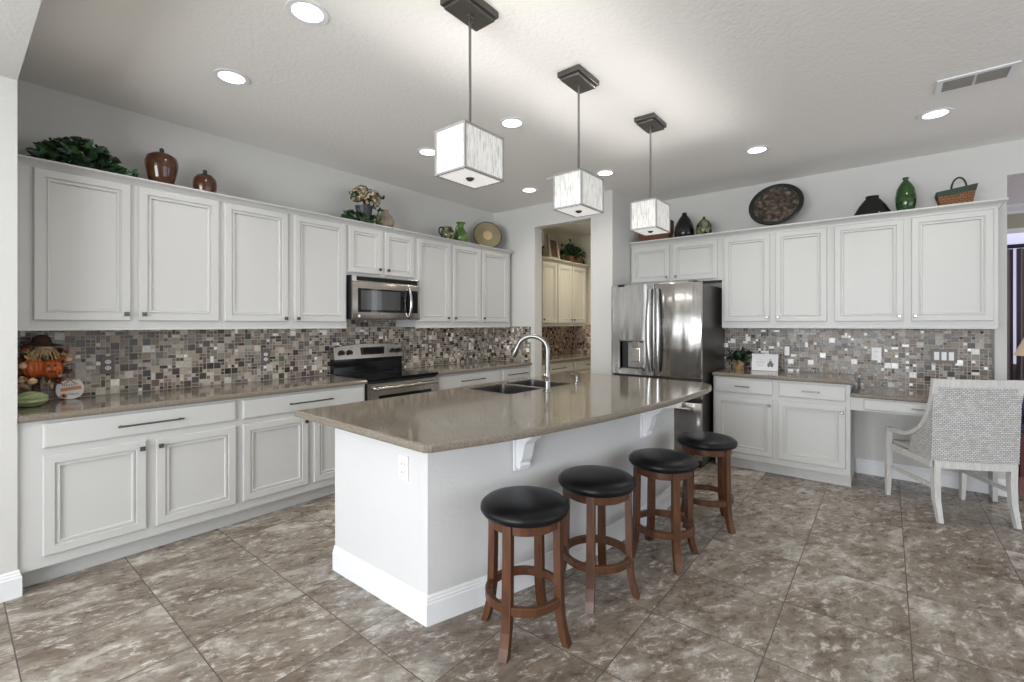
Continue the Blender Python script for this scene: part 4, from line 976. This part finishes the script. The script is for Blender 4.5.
jar('vase', 'squat wide black vase with a small neck, left of the green bottle vase', (XS + 0.02, 0.103, SHELR), 0.140, 0.180, 'blackglaze', 'vase', [(0.95, 0), (1.0, 0.03), (0.96, 0.12), (0.68, 0.52), (0.42, 0.80), (0.33, 0.86), (0.35, 0.97), (0.30, 1.0), (0.2, 0.97)], sy=1, sx=0.5)
jar('vase', 'black teardrop vase above the refrigerator cabinets', (XS, 1.727, SHELR), 0.104, 0.275, 'blackglaze', 'vase', [(0.90, 0), (0.96, 0.02), (1.0, 0.22), (0.90, 0.46), (0.62, 0.72), (0.36, 0.86), (0.24, 0.92), (0.26, 0.98), (0.2, 1.0)])
jar('vase', 'small mottled green gourd vase beside the black teardrop vase', (XS, 1.520, SHELR), 0.082, 0.200, 'oliveg', 'vase', [(0.78, 0), (0.9, 0.03), (1.0, 0.3), (0.92, 0.55), (0.6, 0.78), (0.25, 0.88), (0.16, 0.95), (0.18, 1.0), (0.1, 1.0)])
disc('platter', 'large round engraved dark bronze platter leaning above the right cabinets', 'platter', (UR + 0.06, 0.845, SHELR), 0.238, 24, R(-90),
     [('rim', [(0.94, -0.002), (1.0, 0.004), (1.0, 0.012), (0.97, 0.018), (0.90, 0.014), (0.82, 0.006), (0.80, 0.002)], 'platerim'), ('face', [(0.1, -0.006), (0.84, -0.002), (0.84, 0.004), (0.78, 0.009), (0.74, 0.005), (0.1, 0.005)], 'pewterplate')])
t, _ = wicker_box('long brown wicker basket above the refrigerator, behind the far pendant', (XS + 0.075, 2.085, SHELR), R(-90), 0.175, 0.06, 0.185, 0.07, 0.13, 0.0, 'wicker2')
m = MB(); m.box(0.172, 0.192, -0.07, 0.07, 0.1, 0.235, bev=0.005); m.build('handle', 'wicker2', t)

# ------------------------------------------------------------ fall decorations on the left worktop
t = thing('gourd_dish', 'pale green ribbed ceramic squash lying at the left end of the worktop', 'gourd', (0.298, 3.76, CT), R(0))
t.scale = (0.92, 0.9, 0.88)
m = MB(); rs = []
for i in range(15):
    s = i / 14; x = -0.060 + 0.15 * s; rr = 0.050 * math.sin(math.pi * min(max(s, 0.04), 0.96)) ** 0.42; k = 54
    rs.append([(x, rr * 1.25 * (1 + 0.09 * math.cos(9 * 2 * math.pi * j / k)) * math.cos(2 * math.pi * j / k), 0.049 + rr * 0.92 * (1 + 0.09 * math.cos(9 * 2 * math.pi * j / k)) * math.sin(2 * math.pi * j / k)) for j in range(k)])
m.rings(rs); m.build('body', 'squash', t, smooth=True, angle=80)
t = thing('scarecrow_figure', 'scarecrow fall figurine with straw hat and two orange pumpkins', 'figurine', (0.345, 3.895, CT), R(0))
def pump(mb, c, r, h, k=9, mi=0):
    rs = []
    for i in range(9):
        ph = math.pi * (0.04 + 0.92 * i / 8); rs.append([(c[0] + r * math.sin(ph) * (1 + 0.07 * math.cos(k * a)) * math.cos(a), c[1] + r * math.sin(ph) * (1 + 0.07 * math.cos(k * a)) * math.sin(a), c[2] - h * math.cos(ph)) for a in [2 * math.pi * j / 45 for j in range(45)]])
    mb.rings(rs, mi)
m = MB(); m.lathe([(0.06, 0.0), (0.06, 0.012), (0.02, 0.02), (0.018, 0.16), (0.015, 0.18)], seg=14); m.build('stand', 'felt', t)
m = MB(); pump(m, (-0.012, -0.03, 0.215), 0.048, 0.062); m.build('pumpkin', 'pumpkin', t, smooth=True, angle=80)
m = MB(); pump(m, (0.060, -0.04, 0.205), 0.052, 0.060); pk = m.build('pumpkin', 'pumpkin', t, smooth=True, angle=80)
m = MB(); m.lathe([(0.010, 0), (0.006, 0.03), (0.003, 0.032)], (0.060, -0.045, 0.262), 8)
for (x, z) in ((0.045, 0.225), (0.070, 0.225)): m.box(x - 0.006, x + 0.006, -0.094, -0.084, z - 0.006, z + 0.006)
m.box(0.043, 0.074, -0.094, -0.082, 0.185, 0.195); m.build('carved_face', 'felt', pk)
m = MB(); m.lathe([(0.010, -0.036), (0.03, -0.028), (0.040, 0.0), (0.034, 0.025), (0.010, 0.036)], (0.03, -0.02, 0.318), 18); m.build('head', 'skinfab', t, smooth=True)
m = MB()
for k in range(70):
    a = rnd.uniform(0, 6.28); p = Vector((0.03 + 0.036 * math.cos(a), -0.02 + 0.036 * math.sin(a), 0.325)); q = p + Vector((math.cos(a) * 0.035, math.sin(a) * 0.035, -rnd.uniform(0.03, 0.075))); m.tube([p, (p + q) / 2 + Vector((0, 0, 0.008)), q], 0.0022, 4)
m.build('straw_hair', 'straw', t)
m = MB(); m.lathe([(0.095, 0.338), (0.098, 0.342), (0.045, 0.354), (0.040, 0.385), (0.022, 0.402), (0.004, 0.405)], (0.022, -0.015, 0), 22); m.build('hat', 'felt', t, smooth=True)
m = MB(); leaves(m, 95, rnd, lambda r: (r.uniform(-0.085, 0.12), r.uniform(-0.05, 0.02), r.uniform(0.10, 0.32)), 0.055, 0, 3); m.build('autumn_leaves', ['rust', 'straw', 'felt'], t)
for (x, y, z) in ((-0.055, -0.05, 0.23), (-0.06, -0.05, 0.15), (0.135, -0.03, 0.255), (-0.02, -0.06, 0.14)):
    m = MB(); m.lathe([(0.004, -0.022), (0.02, -0.012), (0.022, 0.004), (0.004, 0.02)], (x, y, z), 10); m.build('cloth_berry', 'skinfab', t, smooth=True)
# pumpkin shaped sign
t = thing('pumpkin_sign', 'flat white pumpkin-shaped sign with orange lettering leaning on the backsplash', 'sign', (0.500, 3.965, CT), R(-6))
t.scale = (0.84, 0.84, 0.84)
pp = []
for k in range(48):
    a = 2 * math.pi * k / 48; r_ = 1.0 - 0.10 * math.exp(-((a - math.pi / 2) / 0.22) ** 2); pp.append((0.076 * r_ * math.copysign(abs(math.cos(a)) ** 0.85, math.cos(a)), 0.073 + 0.073 * r_ * math.copysign(abs(math.sin(a)) ** 0.8, math.sin(a))))
lean = lambda a, b, z: (a, -z + b * 0.18, b + 0.002)
m = MB(); m.prism(pp, [], 0.0, 0.012, lean); bd = m.build('board', 'white', t)
m = MB(); m.tube([lean(0.0, 0.135, 0.014), lean(0.004, 0.160, 0.014), lean(0.016, 0.168, 0.014), lean(0.018, 0.155, 0.014), lean(0.008, 0.152, 0.014)], 0.0035, 6); m.build('wire_stem', 'tanstone', t, smooth=True)
m = MB()
for s in (-1, 1):
    m.rings([[lean(0, 0.132, 0.014), lean(0, 0.140, 0.020), lean(0, 0.134, 0.024)], [lean(s * 0.022, 0.145, 0.014), lean(s * 0.02, 0.158, 0.018), lean(s * 0.022, 0.150, 0.024)], [lean(s * 0.036, 0.132, 0.014), lean(s * 0.038, 0.138, 0.016), lean(s * 0.036, 0.134, 0.018)]])
    m.rings([[lean(0, 0.136, 0.014), lean(s * 0.004, 0.140, 0.016), lean(s * 0.006, 0.136, 0.018)], [lean(s * 0.030, 0.106, 0.013), lean(s * 0.042, 0.110, 0.016), lean(s * 0.036, 0.104, 0.017)]])
m.build('ribbon_bow', 'straw', t)
m = MB(); m.prism([(-0.050, 0.058), (0.062, 0.068), (0.062, 0.094), (-0.050, 0.082)], [], 0.0125, 0.0140, lean); m.build('orange_banner', 'orangetxt', bd)
def script_line(mb, x0, x1, z, amp, n_, r_, f, seed):
    rr = random.Random(seed); pts = []
    for k in range(n_ * 6 + 1):
        s = k / (n_ * 6); pts.append(f(x0 + (x1 - x0) * s + amp * 0.5 * math.cos(s * n_ * 2 * math.pi), z + amp * math.sin(s * n_ * 2 * math.pi) * (0.6 + 0.6 * rr.random())))
    mb.tube(pts, r_, 4)
m = MB(); script_line(m, -0.045, 0.03, 0.103, 0.008, 6, 0.0011, lambda a, b: lean(a, b, 0.0135), 1); script_line(m, -0.01, 0.05, 0.036, 0.007, 6, 0.0011, lambda a, b: lean(a, b, 0.0135), 2); m.build('script', 'ink', bd)
m = MB()
for k in range(12):
    a = k * R(30); m.poly([lean(-0.034, 0.026, 0.0145), lean(-0.034 + 0.018 * math.cos(a - 0.2), 0.026 + 0.018 * math.sin(a - 0.2), 0.0150), lean(-0.034 + 0.023 * math.cos(a), 0.026 + 0.023 * math.sin(a), 0.0145), lean(-0.034 + 0.018 * math.cos(a + 0.2), 0.026 + 0.018 * math.sin(a + 0.2), 0.0150)])
m.tube([lean(-0.034, 0.026, 0.014), lean(-0.034, 0.026, 0.018)], 0.008, 10, 1); m.build('sunflower', ['orangetxt', 'felt'], bd)

# ------------------------------------------------------------ framed print and small plant on the right worktop
t = thing('framed_print', 'small white framed print with a grey truck drawing on the right worktop', 'picture', (5.222, 0.958, CT), R(-90))
fl = lambda a, b, z: (a, -z + b * 0.16, b + 0.002)
m = MB(); W_, H_ = 0.118, 0.168
m.prism([(-W_, 0), (W_, 0), (W_, H_), (-W_, H_)], [[(-W_ + 0.012, 0.012), (W_ - 0.012, 0.012), (W_ - 0.012, H_ - 0.012), (-W_ + 0.012, H_ - 0.012)]], 0, 0.022, fl); m.build('frame', 'white', t)
m = MB(); m.prism([(-W_ + 0.011, 0.011), (W_ - 0.011, 0.011), (W_ - 0.011, H_ - 0.011), (-W_ + 0.011, H_ - 0.011)], [], 0.006, 0.012, fl); pc = m.build('print', 'white', t)
m = MB(); m.prism([(0.022, 0.045), (0.075, 0.045), (0.078, 0.075), (0.066, 0.080), (0.060, 0.098), (0.040, 0.100), (0.034, 0.082), (0.024, 0.076)], [], 0.012, 0.0128, fl)
for x in (0.034, 0.064): m.tube([fl(x, 0.044, 0.012), fl(x, 0.044, 0.0135)], 0.008, 12)
m.prism([(0.036, 0.103), (0.060, 0.108), (0.052, 0.118)], [], 0.012, 0.0130, fl)
m.build('truck_drawing', 'ink', pc)
m = MB(); script_line(m, -0.080, -0.020, 0.112, 0.007, 5, 0.0009, lambda a, b: fl(a, b, 0.0125), 4); script_line(m, -0.080, -0.005, 0.085, 0.009, 6, 0.0009, lambda a, b: fl(a, b, 0.0125), 5); script_line(m, -0.070, -0.015, 0.055, 0.008, 5, 0.0009, lambda a, b: fl(a, b, 0.0125), 6); m.build('script', 'inklight', pc)
t = thing('potted_plant', 'small dark leafy plant in a woven tan pot beside the refrigerator', 'plant', (5.215, 1.20, CT))
m = MB(); m.lathe([(0.044, 0), (0.048, 0.003), (0.056, 0.095), (0.057, 0.10), (0.046, 0.098)], seg=22); m.build('pot', 'potterra', t, smooth=True)
m = MB(); leaves(m, 85, rnd, lambda r: (r.gauss(0, 0.055), r.gauss(0, 0.04), r.uniform(0.10, 0.175)), 0.075, 0, 1); m.build('foliage', ['leafdark', 'leaf'], t)

# ------------------------------------------------------------ pantry behind the doorway
D2 = WL - BF
PB = (0, BF, 0)
base_unit('cream base cabinet seen through the pantry doorway, left one', PB, 0, XD + 0.16, 5.62, D2, [(4.80, 5.18, (5.16, 0.648)), (5.22, 5.60, (5.24, 0.648))], [(4.80, 5.60, (5.05, 5.35))], m_='pantry_cabinet')
base_unit('cream base cabinet seen through the pantry doorway, right one', PB, 0, 5.62, PX - 0.003, D2, [(5.64, 6.08, (6.06, 0.648)), (6.12, 6.58, (6.14, 0.648))], [(5.64, 6.58, (5.95, 6.27))], m_='pantry_cabinet')
slab('worktop', [(XD + 0.155, NO), (PX - 0.003, NO), (PX - 0.003, WL - 0.004), (XD + 0.155, WL - 0.004)], 'taupe quartz worktop inside the pantry')
upper_unit('cream wall cabinet inside the pantry, single door at the left of the doorway view', L1, 0, 4.80, 5.602, ZU0, [(4.82, 5.18, None), (5.22, 5.582, (5.24, 1.452))], 1.405, m_='pantry_cabinet')
upper_unit('cream wall cabinet inside the pantry, two doors at the right of the doorway view', L1, 0, 5.602, 6.43, ZU0, [(5.618, 5.985, (5.955, 1.452)), (6.012, 6.405, (6.04, 1.452))], 1.405, m_='pantry_cabinet')
m = MB(); strip(m, [(4.80, UF), (6.43, UF), (6.43, WL)], [(o, z * 0.75 + 2.268) for o, z in CRN]); m.box(4.80, 6.43, UF, WL, 2.290, 2.3205)
tag(m.build('crown_molding', 'pantry_cabinet'), 'cream crown molding on the pantry cabinets', 'molding')
t = thing('picture_frame', 'taupe picture frame with a dark photo on the pantry cabinets', 'picture', (5.66, 3.80, SHELP), 0)
m = MB(); ff = lambda a, b, z: (a, -z + b * 0.12, b + 0.002); m.prism([(-0.14, 0), (0.14, 0), (0.14, 0.36), (-0.14, 0.36)], [[(-0.085, 0.05), (0.085, 0.05), (0.085, 0.30), (-0.085, 0.30)]], 0, 0.02, ff); m.build('frame', 'taupeframe', t)
m = MB(); m.prism([(-0.09, 0.045), (0.09, 0.045), (0.09, 0.305), (-0.09, 0.305)], [], 0.004, 0.012, ff); m.build('photo', 'photo', t)
t = thing('candle_holder', 'dark candlestick with a white candle at the left of the pantry shelf', 'candlestick', (5.36, 3.80, SHELP))
m = MB(); m.lathe([(0.05, 0), (0.05, 0.01), (0.014, 0.02), (0.014, 0.14), (0.035, 0.16), (0.035, 0.17)], seg=16); m.build('holder', 'felt', t, smooth=True)
m = MB(); m.lathe([(0.026, 0.171), (0.026, 0.36), (0.02, 0.365)], seg=16); m.build('candle', 'white', t, smooth=True)
t, _ = wicker_box('brown wicker basket of greenery on the pantry cabinets', (6.17, 3.84, SHELP), 0, 0.16, 0.09, 0.19, 0.11, 0.11, 0, 'wicker2')
m = MB(); leaves(m, 170, rnd, lambda r: (r.gauss(0.02, 0.10), r.gauss(0, 0.05), 0.10 + r.random() * 0.16), 0.085, 0, 2); leaves(m, 24, rnd, lambda r: (0.24 + r.gauss(0, 0.03), r.gauss(-0.05, 0.03), r.uniform(0.04, 0.16)), 0.07, 0, 2)
leaves(m, 8, rnd, lambda r: (0.02, 0, r.uniform(0.26, 0.36)), 0.07, 0, 2); m.tube([(0.03, 0, 0.1), (0.02, 0, 0.36)], 0.005, 5)
for v in m.bm.verts: v.co.z = max(v.co.z, 0.003)
m.build('greenery', ['leafdark', 'leaf'], t)

# ------------------------------------------------------------ living room glimpsed through the right opening
LX = 8.3
m = MB(); m.box(LX, LX + 0.1, -4.5, 1.29, 0, CEIL); struct('wall_living_far', m, 'livwall')
m = MB(); m.box(WR + 0.12, LX, 1.17, 1.29, 0, CEIL); struct('wall_living_left', m, 'livwall')
m = MB(); strip(m, [(LX, 1.17), (LX, -4.5)], [(0, 2.74), (0.02, 2.74), (0.03, 2.77), (0.08, 2.82), (0.09, 2.849), (0, 2.849)], side=1); struct('trim_3', m, 'trim')
t = MB(); t.box(LX - 0.012, LX - 0.001, -3.0, -0.7, 0.9, 2.55); t.box(LX - 0.03, LX - 0.012, -3.0, -0.7, 2.50, 2.56, 1); t.box(LX - 0.03, LX - 0.012, -1.9, -1.85, 0.9, 2.5, 1); struct('window_3', t, ['winglow', 'trim'])
m = MB(); m.tube([(LX - 0.12, -3.1, 2.33), (LX - 0.12, -0.6, 2.33)], 0.025, 12); tag(m.build('curtain_rod', 'blackmatte'), 'black curtain rod in the room beyond the right opening', 'curtain rod')
m = MB(); rs = []
for s_ in range(2):
    y0, y1 = ((-1.75, -1.215), (-1.185, -0.72))[s_]; pts = [(LX - 0.12 + 0.028 * math.sin(k * 1.25), y0 + (y1 - y0) * k / 36) for k in range(37)]
    m.rings([[(x, y, 0.03) for x, y in pts] + [(x + 0.004, y, 0.03) for x, y in pts[::-1]], [(x, y, 2.30) for x, y in pts] + [(x + 0.004, y, 2.30) for x, y in pts[::-1]]])
tag(m.build('curtain', 'curtain', smooth=True, angle=80), 'grey-violet pleated curtain in the room beyond the right opening', 'curtain')
t = thing('side_table', 'dark brown side table under the lamp beyond the right opening', 'table', (7.3, -1.235, 0))
m = MB(); m.box(-0.25, 0.25, -0.22, 0.16, 0.70, 0.74, bev=0.006); m.box(-0.22, 0.22, -0.19, 0.13, 0.52, 0.70); m.build('table_top', 'brownwood', t)
for a in (-0.21, 0.19):
    for b in (-0.18, 0.10):
        m = MB(); m.box(a, a + 0.03, b, b + 0.03, 0, 0.52); m.build('leg', 'brownwood', t)
t = thing('table_lamp', 'table lamp with a warm tapered shade beyond the right opening', 'lamp', (7.3, -1.26, 0.74))
m = MB(); m.lathe([(0.07, 0), (0.07, 0.015), (0.03, 0.04), (0.055, 0.14), (0.04, 0.26), (0.012, 0.30), (0.010, 0.42)], seg=20); m.build('base', 'brownwood', t, smooth=True)
m = MB(); m.lathe([(0.20, 0.31), (0.10, 0.56)], seg=28, cap0=False, cap1=False); m.lathe([(0.198, 0.311), (0.098, 0.559)], seg=28, cap0=False, cap1=False); m.build('lamp_shade', 'lampshade', t, smooth=True)
t = thing('armchair', 'glossy navy chair back glimpsed at the edge of the right opening', 'chair', (6.45, -1.06, 0), R(200))
m = MB(); rs = []
for j in range(9):
    z = 0.45 + 0.60 * j / 8; w = 0.20 * math.sin(math.pi * (0.25 + 0.66 * j / 8)) + 0.03
    rs.append([(0.24 + 0.05 * j / 8 + 0.03 * math.sin(a), w * math.cos(a), z) for a in [2 * math.pi * k / 24 for k in range(24)]])
m.rings(rs); m.build('backrest', 'blue', t, smooth=True, angle=60)
m = MB(); m.box(-0.24, 0.26, -0.23, 0.23, 0.40, 0.48, bev=0.02); m.build('seat', 'blue', t)
for a in (-0.22, 0.22):
    for b in (-0.2, 0.2):
        m = MB(); m.box(a - 0.018, a + 0.018, b - 0.018, b + 0.018, 0, 0.40); m.build('leg', 'burgundy', t)
